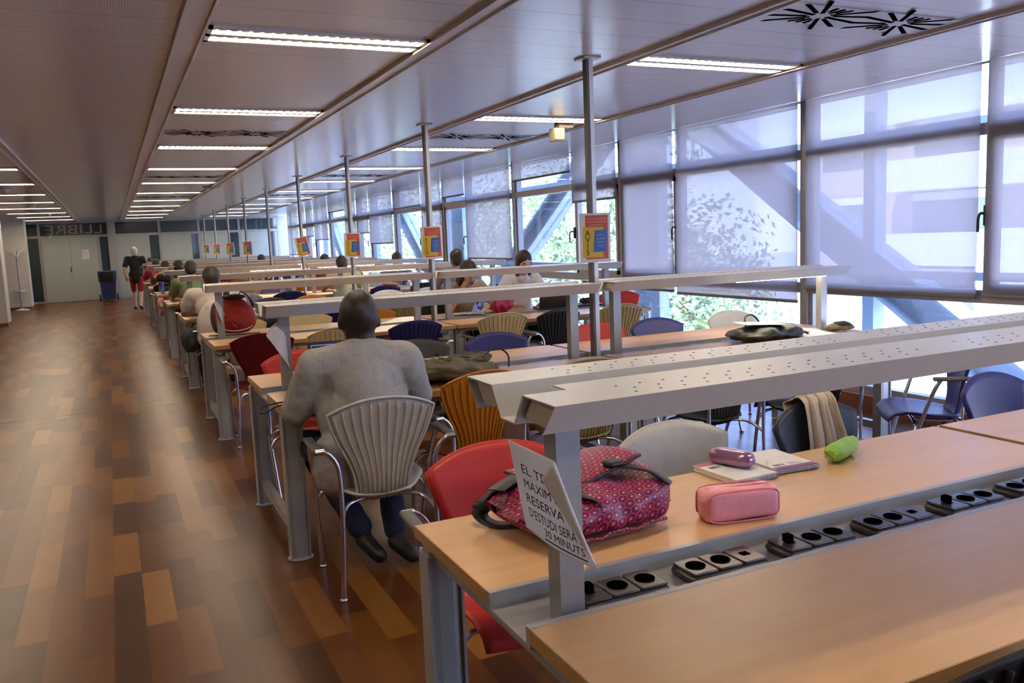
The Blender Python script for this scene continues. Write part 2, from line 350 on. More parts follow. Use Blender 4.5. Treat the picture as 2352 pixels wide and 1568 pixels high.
# ------------------------------------------------------------------ window wall
MUL = [2.62 + 2.87 * k for k in range(-2, 10)]            # main mullions
BL = {-2: (.95, .95), -1: (.98, .98), 0: (.98, .97), 1: (.85, .87), 2: (1.91, 2.30), 3: (1.18, 2.23), 4: (1.2, 2.16), 5: (1.475, 1.725), 6: (1.2, 2.33), 7: (1.63, 1.75), 8: (2.0, 1.2)}
wi = 0; handle_blk = BLACK
WHERE = ['beside the camera', 'past the camera', 'beside the first desk row', 'between first and second desk rows', 'beside the third desk row',
         'beside the fourth desk row', 'beside the fifth desk row', 'beside the sixth desk row', 'beside the seventh desk row', 'beside the eighth desk row', 'beside the ninth desk row']
HEM = mat('blind_hem_bar', (0.13, 0.12, 0.13), 0.5)
for q in range(len(MUL) - 1):
    k = q - 2; y0 = MUL[q]; y1 = MUL[q + 1]; mid = y0 + (1.2 if k % 2 == 0 and k <= 0 else 1.08 if k % 2 == 0 else 1.78)
    wi += 1
    b = B()
    b.box(XW - .06, XW + .06, y0 - .035, y0 + .035, .13, CZ); b.box(XW - .03, XW + .05, y0 + .035, y0 + .075, .13, CZ); b.box(XW - .03, XW + .05, y1 - .075, y1 - .035, .13, CZ)
    b.box(XW - .035, XW + .04, mid - .03, mid + .03, .98, CZ)
    b.box(XW - .05, XW + .04, y0, y1, 2.05, 2.13); b.box(XW - .05, XW + .04, y0, y1, .91, 1.0); b.box(XW - .05, XW + .04, y0, y1, .13, .19); b.box(XW - .03, XW + .04, y0, y1, CZ - .008, CZ)
    root = struct(obj('window_%d' % wi, b, FRAME))
    # opening casement round the narrower light
    ca, cb = (y0 + .075, mid - .03) if mid - y0 < y1 - mid else (mid + .03, y1 - .075)
    c = B()
    for a0, a1, z0, z1 in ((ca, ca + .045, 1.0, 2.05), (cb - .045, cb, 1.0, 2.05), (ca, cb, 1.0, 1.045), (ca, cb, 2.005, 2.05)): c.box(XW - .055, XW - .01, a0, a1, z0, z1)
    obj('sash', c, FRAME, root)
    g = B(); g.box(XW, XW + .012, y0, y1, .19, CZ - .03); obj('pane', g, GLASS, root)
    hy = mid; h = B(); h.bbox(XW - .075, XW - .05, hy - .017, hy + .017, 1.44, 1.58, .008)
    h.tube(smooth_path([(XW - .07, hy, 1.52), (XW - .12, hy, 1.525), (XW - .135, hy + .005, 1.49), (XW - .13, hy + .01, 1.40)], 4), .009)
    obj('window_handle', h, BLACK, root)
    for li, (a0, a1, zb) in enumerate(((y0 + .045, mid - .012, BL[k][0]), (mid + .012 + .03, y1 - .045, BL[k][1]))):
        if k < -1: continue
        ph = random.random() * 6
        bb = B(); bb.grid(lambda u, v: (XW - .09 + .006 * math.sin(5 * u * (a1 - a0) + ph) * (1 - v) + .002 * math.sin(23 * u + ph), lerp(a0, a1, u), lerp(zb, CZ - .002, v)), 16, 10, .0)
        bl = thing('roller_blind', 'translucent blind, %s pane %s, hem at %s' % ('nearer' if li == 0 else 'farther', WHERE[q].replace('beside the', 'by'), 'lower rail' if zb < 1.1 else 'mid height' if zb < 2 else 'top rail'), 'blind', (0, 0, 0), 0, 'roller blinds along the window wall')
        obj('fabric', bb, BLIND, bl)
        h = B(); h.bbox(XW - .098, XW - .08, a0, a1, zb - .028, zb, .005); obj('hem_bar', h, HEM, bl)

# ------------------------------------------------------------------ back wall with glazed transoms and panels
PANEL = mat_noise('pale_green_panel', (0.41, 0.44, 0.39), (0.44, 0.47, 0.42), 3, 0.45)
PROF = mat('partition_profile', (0.40, 0.39, 0.41), 0.4, 0.3)
DGL = mat('dark_partition_glass', (0.03, 0.05, 0.055), 0.06, 0, 0.9)
BRN = mat('dim_lobby_brown', (0.16, 0.13, 0.09), 0.5)
struct(obj('wall_back', B().box(XL, XW + .3, YB + .02, YB + .2, 0, CZ), WALLP))
b = B()
for x in (-1.95, .03, 1.53, 2.75, 4.05, 5.36): b.box(x - .035, x + .035, YB - .05, YB + .02, 0, CZ)
b.box(-.02, .22, YB - .12, YB + .02, 0, CZ); b.box(-2.35, 5.40, YB - .045, YB + .02, 2.01, 2.09); b.box(-2.35, 5.40, YB - .045, YB + .02, 2.46, CZ); b.box(-2.35, -.05, YB - .045, YB + .02, 0, .05); b.box(-.32, -.26, YB - .05, YB + .02, 0, 2.05)
struct(obj('trim_8', b, PROF))
xs = [(-2.3, -1.98), (-1.91, -.02), (.22, 1.49), (1.57, 2.71), (2.79, 4.01), (4.09, 5.32)]
for i, (a, c) in enumerate(xs):
    g = obj('window_%d' % (20 + i), B().box(a, c, YB - .02, YB + .01, 2.09, 2.46), DGL); struct(g)
for i, (a, c) in enumerate(((-2.3, -1.98), (-.26, -.02), (1.21, 1.49), (2.5, 2.71), (3.74, 4.01), (5.10, 5.36))):
    struct(obj('window_%d' % (30 + i), B().box(a, c, YB - .02, YB + .01, .05 if i < 2 else 0.05, 2.01), DGL))
b = B()
for a, c in ((.22, 1.21), (1.57, 2.5), (2.79, 3.74), (4.09, 5.10)): b.box(a, c, YB - .03, YB + .01, .06, 2.01)
struct(obj('wall_panelling', b, PANEL))
struct(obj('baseboard_back', B().box(.22, 5.4, YB - .04, YB + .01, 0, .06), PROF))
d = struct(obj('door_1', B().box(-1.92, -.32, YB - .04, YB + .01, 0, 2.01), PROF))
for a, c in ((-1.90, -1.125), (-1.115, -.34)): bevel(obj('door_leaf', B().box(a, c, YB - .06, YB - .035, .01, 2.0), PANEL, d), .004)
h = B(); h.bbox(-1.165, -1.135, YB - .10, YB - .06, .93, 1.09, .008); obj('door_handle', h, DARKM, d)
pb = B().box(-.80, -.60, YB - .066, YB - .062, 1.33, 1.62)
RED = mat('notice_red', (0.45, 0.05, 0.04), 0.6)
pp = tag(obj('notice', pb, PAPER), 'white notice with small red print taped to the double door', 'notice')
rb = B()
for i in range(9): rb.box(-.77, -.63 - .02 * (i % 3), YB - .069, YB - .066, 1.37 + .026 * i, 1.378 + .026 * i)
obj('print_lines', rb, mat('faded_pink_print', (0.6, 0.35, 0.35), 0.7), pp)
# lettering on the transom glass over the door, seen from behind (mirrored)
tb = B(); put_text(tb, 'LLIBRE', -1.78, 2.13, 1.6, .29, lambda u, v: (-1.91 - .04 - u - .0 , YB - .025, v))
for i, v in enumerate(tb.v): tb.v[i] = (v[0] - 0.0, v[1], v[2])
tt = tag(obj('glass_lettering', tb, mat('frosted_lettering', (0.30, 0.30, 0.27), 0.5)), 'frosted mirrored letters LLIBRE on the glass above the door', 'lettering')
# columns at the left
struct(obj('column_1', B().box(-2.83, -2.1, 27.15, 27.8, .08, CZ), WALLP))
struct(obj('baseboard_1', B().box(-2.82, -2.11, 27.16, 27.79, 0, .08), KERB))
struct(obj('column_2', B().box(-2.85, -2.11, 21.0, 21.65, .08, CZ), WALLP))
struct(obj('baseboard_2', B().box(-2.84, -2.12, 21.01, 21.64, 0, .08), KERB))
def coat_stand(x, y, label):
    t = thing('coat_stand', label, 'coat stand', (x, y, 0), 0, 'coat stands by the columns')
    obj('base', B().lathe([(.0, 0), (.19, 0), (.19, .012), (.10, .035), (.03, .05), (.02, .06)], 24), WHITEP, t)
    obj('pole', B().tube([(0, 0, .05), (0, 0, 1.52)], .018, 10), mat('mauve_grey_tube', (0.30, 0.26, 0.30), 0.35, 0.6), t)
    for i in range(4):
        a = R(90 * i + 20); h = B(); h.tube(smooth_path([(0, 0, 1.48), (.06 * math.cos(a), .06 * math.sin(a), 1.55), (.13 * math.cos(a), .13 * math.sin(a), 1.64), (.20 * math.cos(a), .20 * math.sin(a), 1.63)], 4), .014)
        obj('hook', h, WHITEP, t)
    obj('umbrella_ring', B().lathe([(.02, .50), (.15, .52), (.16, .54), (.14, .55), (.02, .53)], 24), WHITEP, t)
coat_stand(-2.34, 26.95, 'slim coat stand in front of the far column')
coat_stand(-2.42, 20.6, 'coat stand whose white base shows beside the nearer column')
# bookcase between the columns
t = thing('bookcase', 'tall pale bookcase seen in the slit between the two columns', 'bookcase', (-3.9, 26.6, 0))
b = B(); b.box(0, .03, 0, .35, 0, 2.2); b.box(.97, 1.0, 0, .35, 0, 2.2); b.box(0, 1, .33, .35, 0, 2.2); obj('carcass', b, WHITEP, t)
cols = [((.03, .10, .07), 'dark green'), ((.02, .02, .025), 'black'), ((.04, .07, .06), 'green-black'), ((.18, .18, .17), 'grey'), ((.10, .03, .03), 'maroon')]
for s_ in range(5):
    obj('shelf', B().box(.03, .97, 0, .33, .05 + .42 * s_, .075 + .42 * s_), WHITEP, t)
    for j in range(3):
        cc = cols[(s_ + j) % 5]; x0 = -3.9 + .55 + .14 * j
        o = bevel(obj('box_file', B().box(x0, x0 + .11, 26.62, 26.86, .076 + .42 * s_, .38 + .42 * s_), mat('file_' + cc[1], cc[0], .5)), .004)
        tag(o, '%s box file, %s from the right on the %s shelf of the bookcase' % (cc[1], ('third', 'second', 'first')[j], ('bottom', 'second', 'middle', 'fourth', 'top')[s_]), 'box file', 'box files in the bookcase')

# ------------------------------------------------------------------ ceiling fixtures
def ceil_lamp(x0, x1, y, label):
    t = thing('ceiling_light', label, 'ceiling light', (0, y, CZ), 0, 'recessed louvre lights in the ceiling')
    b = B(); 
    for a, c in ((-.15, -.115), (-.025, .025), (.115, .15)): b.box(x0 - .02, x1 + .02, a, c, -.012, 0)
    b.box(x0 - .02, x0, -.15, .15, -.012, 0); b.box(x1, x1 + .02, -.15, .15, -.012, 0); obj('frame', b, TRIMM, t)
    n = 20; w = (x1 - x0) / n
    for s0, s1 in ((-.115, -.025), (.025, .115)):
        obj('louvre', B().box(x0, x1, s0, s1, -.003, 0), LOUV, t)
        c = B()
        for i in range(n):
            m_ = x0 + (i + .5) * w
            # bright triangular reflector of each cell, tipped down towards the viewer
            c.add([(m_ - w * .25, s1 - .012, -.0045), (m_ + w * .25, s1 - .012, -.0045), (m_, s0 + .018, -.0055), (m_ - w * .25, s1 - .012, -.0032), (m_ + w * .25, s1 - .012, -.0032), (m_, s0 + .018, -.0042)], [(0, 1, 2), (5, 4, 3), (0, 3, 4, 1), (1, 4, 5, 2), (2, 5, 3, 0)])
        obj('louvre_cells', c, CELL, t)
ORD = ['first', 'second', 'third', 'fourth', 'fifth', 'sixth', 'seventh', 'eighth', 'ninth', 'tenth', 'eleventh', 'twelfth']
for nm, x0, x1, ks in (('aisle-side', .53, 1.58, range(0, 11)), ('window-side', 2.98, 4.14, range(0, 11)), ('left-hand', -2.15, -.90, range(-1, 11))):
    for k in ks:
        ceil_lamp(x0, x1, 4.4 + 2.42 * k, 'louvred twin ceiling light, %s from the front in the %s ceiling bay' % (ORD[k] if k >= 0 else 'nearest', nm))
for x0, x1 in ((.53, 1.58), (2.98, 4.14)):
    for k in (-1, -2): ceil_lamp(x0, x1, 4.4 + 2.42 * k, 'louvred ceiling light over the desks behind the viewer')
VPL = mat('vent_plate', (0.60, 0.57, 0.53), 0.3)
def vent(x0, x1, y, label):
    t = thing('ceiling_vent', label, 'air vent', (0, y, CZ), 0, 'swirl air vents in the ceiling')
    obj('plate', B().box(x0, x1, -.15, .15, -.006, 0), VPL, t)
    for cx in (x0 + (x1 - x0) * .27, x0 + (x1 - x0) * .74):
        b = B()
        for i in range(16):
            a = R(22.5 * i + 8); T = Matrix.Translation((cx, 0, 0)) @ Matrix.Rotation(a, 4, 'Z') @ Matrix.Translation((0, .03 if False else 0, 0))
            r0 = .075 if i % 2 else .05; lim = .29 if abs(math.cos(a)) > .6 else .14 / max(abs(math.sin(a)), .5)
            sk = .014
            b.add([(r0, sk, -.0075), (lim * .92, sk + .012, -.0075), (lim * .98, sk - .012, -.0075), (r0, sk - .022, -.0075)] + [(r0, sk, -.006), (lim * .92, sk + .012, -.006), (lim * .98, sk - .012, -.006), (r0, sk - .022, -.006)],
                  [(0, 1, 2, 3), (7, 6, 5, 4), (0, 4, 5, 1), (1, 5, 6, 2), (2, 6, 7, 3), (3, 7, 4, 0)], 0, False, T)
        obj('swirl_slots', b, mat('slot_void', (0.002, 0.002, 0.002), .9, 0, 0.0), t)
for k in range(6):
    yv = 3.25 + 4.87 * k
    if k: vent(.52, 1.58, yv, 'pale plate with two dark swirl vents, %s along the aisle-side bay' % ORD[k - 1])
    vent(2.98, 4.14, yv, 'pale plate with two dark swirl vents, %s along the window-side bay' % ORD[k])
DOME = mat('detector_white', (0.7, 0.66, 0.66), 0.35)
for i, (x, y) in enumerate(((-1.36, 15.1), (-1.33, 19.8), (-1.31, 24.5))):
    o = obj('smoke_detector', B().lathe([(.06, CZ), (.065, CZ - .01), (.055, CZ - .04), (.03, CZ - .062), (.0, CZ - .066)], 20, 0, Matrix.Translation((x, y, 0))), DOME)
    tag(o, 'round white ceiling detector, %s of three over the aisle' % ORD[i], 'smoke detector', 'detectors over the aisle')
t = thing('loudspeaker', 'small cream loudspeaker on a bracket under the ceiling trim', 'loudspeaker', (3.86, 7.05, CZ))
CREAMP = mat('cream_plastic', (0.26, 0.235, 0.17), 0.5)
obj('bracket', B().bbox(-.0, .16, -.05, .05, -.05, 0, .01), CREAMP, t); obj('speaker_body', B().bbox(-.05, .06, -.06, .06, -.17, -.05, .012), CREAMP, t)
obj('grille', B().box(-.035, .045, -.064, -.06, -.155, -.065), mat('cream_grille', (0.30, 0.27, 0.18), 0.6), t)
o = obj('ceiling_sensor', B().lathe([(.15, CZ), (.15, CZ - .015), (.09, CZ - .03), (.0, CZ - .032)], 20, 0, Matrix.Translation((1.65, 15.1, 0))), mat('sensor_brown', (0.35, 0.28, 0.25), 0.5))
tag(o, 'flat round sensor on the ceiling trim above the far desks', 'sensor')

# ------------------------------------------------------------------ outside
EXW = mat_noise('exterior_white_steel', (0.40, 0.47, 0.52), (0.46, 0.53, 0.58), 3, 0.5)
def ibeam(b, p0, p1, w, h, x):
    # I-section in the plane x, flanges along the diagonal
    p0 = Vector((p0[0], p0[1])); p1 = Vector((p1[0], p1[1])); d = (p1 - p0).normalized(); n = Vector((-d.y, d.x))
    for a, c, xx0, xx1 in ((-h / 2, -h / 2 + .03, x - w / 2, x + w / 2), (h / 2 - .03, h / 2, x - w / 2, x + w / 2), (-h / 2, h / 2, x - .02, x + .02)):
        q = [p0 + n * a, p1 + n * a, p1 + n * c, p0 + n * c]; b.prism([(v.x, v.y) for v in q], xx0, xx1, 'x')
    return b
for i, (a, c, lab) in enumerate((((10.2, 3.95), (2.6, -1.0), 'grey steel diagonal brace outside the big blinds beside the desks'), ((10.2, 3.15), (16.2, -.5), 'grey steel diagonal brace outside the clear window by the AVIS sign'),
                       ((29.5, 4.2), (23.8, -.9), 'grey steel diagonal brace outside the farthest windows'), ((16.9, -.15), (21.6, 3.3), 'grey steel diagonal brace leaning past the seventh desk row windows'))):
    tag(obj('steel_brace', ibeam(B(), a, c, .26, .36, 6.6), STEEL), lab, 'steel brace', 'diagonal braces of the outer steel frame')
fr = B()
for y in (5.75, 9.5, 16.3, 22.2, 28.2, 0.1): fr.box(6.45, 6.6, y - .065 if y != 9.5 else y - .38, y + .065 if y != 9.5 else y + .38, -3.5, 5)
fr.box(6.42, 6.58, -4, 31, 2.22, 2.31); fr.box(6.42, 6.5, -4, 31, .98, 1.05); fr.box(6.4, 6.6, 15.7, 16.9, -3.5, 5)
fr.box(6.2, 6.7, -4, 31, -.35, -.15)
tag(obj('outer_steel_frame', fr, EXW), 'pale outer steel frame of posts and rails beyond the windows', 'steel frame', None, 'structure')
GR = mat_noise('sunlit_paving', (0.62, 0.60, 0.56), (0.75, 0.73, 0.68), 1.2, 0.8)
struct(obj('ground', B().box(5.9, 120, -60, 120, -3.8, -3.5), GR))
struct(obj('wall_outer', B().box(5.5, 5.6, -5, 31, -3.5, .1), EXW))
struct(obj('roof_sunblock', B().box(XL, 5.78, YN, YB + .3, 3.1, 3.3), STEEL))  # unseen slab added over the whole room to keep the sun out
# building across the street
BRK = mat_noise('peach_brick', (0.55, 0.42, 0.34), (0.62, 0.48, 0.40), 14, 0.8)
BWH = mat_noise('white_render', (0.78, 0.78, 0.78), (0.84, 0.84, 0.84), 2, 0.7)
SHT = mat('shaded_glazing', (0.16, 0.17, 0.20), 0.3)
t = thing('apartment_building', 'peach brick apartment block with white balconies across the street', 'building', (28, 0, 0))
obj('wall', B().box(0, 10, -12, 29.0, -3.5, 5.2), BRK, t)
obj('roof', B().box(-.3, 10, -12.2, 23.6, 5.2, 5.5), BWH, t)
for z in (-3.0, -.15, 2.55):
    b = B(); b.box(-1.6, 0, -12, 23.2, z, z + 1.15); obj('balcony', b, BWH, t)
for z in (-1.85, 1.0, 3.7):
    for y0, y1 in ((24.6, 27.4), (19.5, 22.8), (14.5, 18.2), (9, 13), (3, 7), (-4, 0)):
        w_ = obj('window', B().box(-.06, .02, y0, y1, z, z + 1.5), SHT, t)
        obj('shutter_box', B().box(-.12, -.06, y0, y1, z + 1.2, z + 1.5), BWH, w_)
b = B(); b.box(-1.7, 0, 14.2, 19.0, -3.5, 1.1); obj('stair_tower', b, BWH, t)
# trees
LEAF1 = mat_noise('sunlit_leaves', (0.26, 0.40, 0.14), (0.50, 0.62, 0.28), 1.5, 0.6)
LEAF2 = mat_noise('olive_leaves', (0.14, 0.20, 0.09), (0.26, 0.34, 0.16), 1.5, 0.6)
BARK = mat('tree_bark', (0.12, 0.09, 0.06), 0.8)
def tree(x, y, zc, r, lm, label, n=5200, sz=.115):
    t = thing('tree', label, 'tree', (x, y, -3.5), 0, 'trees outside the window wall'); rd = random.Random(int(x * 31 + y * 7)); H = zc + 3.5
    b = B(); b.tube(smooth_path([(0, 0, 0), (.05, .1, H * .5), (-.1, 0, H)], 4), [lerp(.2, .08, i / 8) for i in range(9)], 8)
    for i in range(6):
        a = i * 1.05; b.tube([(0, 0, H * .55), (r * .5 * math.cos(a), r * .5 * math.sin(a), H + r * .2 * math.sin(i))], [.07, .02], 6)
    obj('trunk', b, BARK, t)
    c = B(); cl = [(Vector((rd.gauss(0, .45), rd.gauss(0, .45), rd.gauss(0, .4))) * r, r * rd.uniform(.28, .5)) for _ in range(16)]
    for i in range(n):
        cc, cr = cl[rd.randrange(16)]; d = Vector((rd.gauss(0, 1), rd.gauss(0, 1), rd.gauss(0, 1))).normalized(); p = cc + d * cr * rd.uniform(.75, 1.05)
        a = Vector((rd.gauss(0, 1), rd.gauss(0, 1), rd.gauss(0, 1))).normalized(); u = a.cross(d).normalized() * sz * rd.uniform(.5, 1.1); v = a * sz * rd.uniform(.3, .7)
        p.z += H; c.add([p - u, p + v, p + u, p - v], [(0, 1, 2, 3)])
    obj('crown', c, lm, t)
for i, (x, y, zc, r, lm, lab) in enumerate(((14, 19.5, -.2, 3.4, LEAF2, 'dark olive tree seen through the large blind left of the brace'), (13, 27, .9, 3.6, LEAF1, 'bright green tree behind the clear window by the AVIS sign'),
        (15, 36, 1.6, 4.2, LEAF1, 'bright tree seen past the AVISO signs'), (16, 50, 2.0, 5.0, LEAF2, 'distant tree at the far end of the windows'), (12, 45, .6, 3.5, LEAF1, 'pale green tree behind the farthest panes'),
        (21.5, 27.6, -1.4, 3.0, LEAF1, 'low leafy tree beyond the chairs at the second desk row'), (11, 13.5, -2.4, 1.7, LEAF1, 'low sunlit bush right of the light bar end'), (25, 45, 2.6, 4.6, LEAF2, 'tall dark tree behind the bright trees'),
        (8.9, 23.6, -1.8, 1.6, LEAF1, 'small bright tree low outside the second and third rows'))):
    tree(x, y, zc, r, lm, lab)

# ------------------------------------------------------------------ desks and light bars
ROW = [1.475, 4.455, 7.33, 10.12, 13.05, 15.9, 18.78, 21.65, 24.5, 27.35]
DX = ((0.66, 2.64), (2.675, 4.655)); ZT = .755
def desk_mesh_parts(t, L, detailed):
    for y0, y1 in ((.102, .575), (-.575, -.102)):
        o = obj('tabletop', B().box(0, L, y0, y1, ZT - .03, ZT), BEECH, t)
        e = B(); e.box(-.0025, 0, y0, y1, ZT - .03, ZT - .0005); e.box(L, L + .0025, y0, y1, ZT - .03, ZT - .0005)
        ye = y1 if y0 > 0 else y0
        e.box(-.0025, L + .0025, min(ye, ye + .0025 * (1 if y0 > 0 else -1)), max(ye, ye + .0025 * (1 if y0 > 0 else -1)), ZT - .03, ZT - .0005)
        obj('edge_band', e, BEECH_EDGE, o)
    b = B(); b.box(-.002, L + .002, .085, .102, ZT - .034, ZT + .001); b.box(-.002, L + .002, -.102, -.085, ZT - .034, ZT + .001); b.box(-.002, L + .002, -.102, .102, ZT - .042, ZT - .034)
    obj('cable_channel', b, ALU, t)
    b = B()
    for x in (.035, L - .035): b.box(x - .02, x + .02, -.54, .54, ZT - .07, ZT - .042)
    b.box(.05, L - .05, -.03, .03, ZT - .10, ZT - .042); b.box(.02, L - .02, .50, .53, ZT - .062, ZT - .03); b.box(.02, L - .02, -.53, -.50, ZT - .062, ZT - .03)
    obj('under_frame', b, ALUD, t)
    for x in (.04, L - .04):
        for y in (.50, -.47):
            b = B(); prof = []
            for k in range(16):
                a = 2 * math.pi * k / 16; r_ = (abs(math.cos(a)) ** 4 + abs(math.sin(a)) ** 4) ** -.25
                prof.append((x + .047 * r_ * math.cos(a), y + .028 * r_ * math.sin(a)))
            b.prism(prof, .012, ZT - .042, 'z'); b.box(x - .047, x - .040, y - .034, y + .034, .012, ZT - .05); b.box(x + .040, x + .047, y - .034, y + .034, .012, ZT - .05)
            b.lathe([(.0, 0), (.062, 0), (.062, .008), (.05, .016), (.0, .016)], 20, 0, Matrix.Translation((x, y, 0)) @ Matrix.Diagonal((1, .75, 1, 1)))
            obj('leg', b, ALU, t)
        obj('crossbar', B().box(x - .02, x + .02, -.45, .48, .10, .15), ALU, t)
    for k in range(6):
        x0 = .15 + .277 * k
        b = B(); b.bbox(x0, x0 + .215, -.052, .045, ZT - .034, ZT - .012, .012); sb = obj('socket_block', b, SOCK, t)
        if detailed:
            for j in range(3):
                cx = x0 + .038 + .070 * j; p = B(); p.bbox(cx - .033, cx + .033, -.046, .040, ZT - .012, ZT - .006, .006)
                net = (j == 0) if k % 2 == 0 else (j == 2)
                if net:
                    p.box(cx - .010, cx + .010, -.012, .006, ZT - .006, ZT - .0045, 1)
                    if k % 2 == 0: p.box(cx - .009, cx + .009, -.008, .012, ZT - .0045, ZT + .012, 1)
                else:
                    p.lathe([(.0215, ZT - .0058), (.023, ZT - .004), (.019, ZT - .0045), (.0, ZT - .0052)], 20, 1, Matrix.Translation((cx, -.003, 0)))
                obj('network_jack' if net else 'power_outlet', p, [SOCK, mat('slot_void', (0.002, 0.002, 0.002), .9, 0, 0.0)], sb)
def bar_parts(t, L, lit, holes):
    zt, zb = 1.205, 1.145
    for s, nm in ((1, 'far'), (-1, 'near')):
        path = [(.15, zb), (.20, zt), (.07, zt), (.03, zb)]; path = [(s * a, z) for a, z in path]; b = B()
        # folded sheet: top, outer face and inner face, 3 mm thick
        inn = [(s * a, z) for a, z in ((.1465, zb), (.1955, zt - .003), (.0745, zt - .003), (.0335, zb))]
        for i in range(3): b.prism([path[i], path[i + 1], inn[i + 1], inn[i]], 0, L, 'x')
        x0 = .02
        if s < 0: b.box(.095, L - .095, -.07, -.012, zt - .003, zt)
        o = obj('lamp_housing', b, BAR, t)
        r = B(); r.prism([(s * .14, zb + .006), (s * .185, zt - .006), (s * .085, zt - .006), (s * .045, zb + .012)], .014, L - .014, 'x'); obj('reflector', r, TAN, o)
        if lit: obj('tube', B().tube([(L * lit[0], s * .095, zb + .004), (L * lit[1], s * .095, zb + .004)], .011, 8), LIT, o)
        if holes:
            h = B()
            for g in range(2):
                for k in range(15):
                    for q in (0, 1, 2):
                        if q == 2 and k > 13: continue
                        hx = L * .5 * g + .19 + .055 * k + (.02 if q == 1 else 0); hy = s * (.095 + .035 * q)
                        if hx < L - .05: h.add([(hx + .0035 * math.cos(a * 1.047), hy + .0035 * math.sin(a * 1.047), zt + .0006) for a in range(6)] + [(hx + .0035 * math.cos(a * 1.047), hy + .0035 * math.sin(a * 1.047), zt) for a in range(6)], [tuple(range(6))] + [(a, (a + 1) % 6, 6 + (a + 1) % 6, 6 + a) for a in range(6)])
            obj('vent_holes', h, BLACK, o)['kind'] = 'stuff'
    obj('base_plate', B().box(.0, L, -.032, .032, zb - .003, zb), BAR, t)
    for x in (.105, L - .105):
        b = B(); b.box(x - .027, x + .027, -.05, .0, ZT - .034, zb - .003); obj('post', b, ALUD, t)
desk_protos = {}; bar_protos = {}
RN = ['front', 'second', 'third', 'fourth', 'fifth', 'sixth', 'seventh', 'eighth', 'ninth', 'tenth']
LITS = {(1, 1): (.52, .93), (3, 0): None, (3, 1): (.03, .38), (4, 1): (.1, .55), (4, 0): (.62, .98), (5, 1): (.2, .7)}
for ri, c in enumerate(ROW):
    for di, (x0, x1) in enumerate(DX):
        L = x1 - x0; det = ri == 0
        side = 'aisle' if di == 0 else 'window'
        lab = 'double-sided beech desk on grey legs, %s-side half of the %s row' % (side, RN[ri] if ri else 'nearest')
        if det not in desk_protos:
            t = thing('study_desk', lab, 'desk', (x0, c, 0), 0, 'study desks in ten rows'); desk_mesh_parts(t, L, det); index_kids(t); desk_protos[det] = t
        else:
            t = copy_tree(desk_protos[det]); t.location = (x0, c, 0); t['label'] = lab
        key = (LITS.get((ri, di)), ri < 2)
        lab = '%sgrey double light bar on posts over the %s-side desk of the %s row' % ('lit ' if key[0] else '', side, RN[ri] if ri else 'nearest')
        if key not in bar_protos:
            t = thing('light_bar', lab, 'desk light', (x0 + .01, c - .015, 0), 0, 'light bars above the desks'); bar_parts(t, L - .06 if di == 0 else L - .06, key[0], key[1]); index_kids(t); bar_protos[key] = t
        else:
            t = copy_tree(bar_protos[key]); t.location = (x0 + .01, c - .015, 0); t['label'] = lab
# power poles up to the ceiling
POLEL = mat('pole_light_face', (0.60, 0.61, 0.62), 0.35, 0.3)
for ri in range(1, 10):
    t = thing('service_pole', 'slim grey service pole from ceiling to desk joint in the %s row' % RN[ri], 'pole', (2.66, ROW[ri] - .01, 0), 0, 'service poles at the desk joints')
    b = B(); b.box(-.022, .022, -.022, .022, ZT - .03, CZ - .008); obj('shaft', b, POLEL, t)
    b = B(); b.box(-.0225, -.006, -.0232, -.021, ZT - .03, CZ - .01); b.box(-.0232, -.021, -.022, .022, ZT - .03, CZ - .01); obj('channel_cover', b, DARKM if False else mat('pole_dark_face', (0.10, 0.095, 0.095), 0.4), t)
    obj('ceiling_flange', B().bbox(-.062, .062, -.062, .062, CZ - .012, CZ, .01), BAR, t)

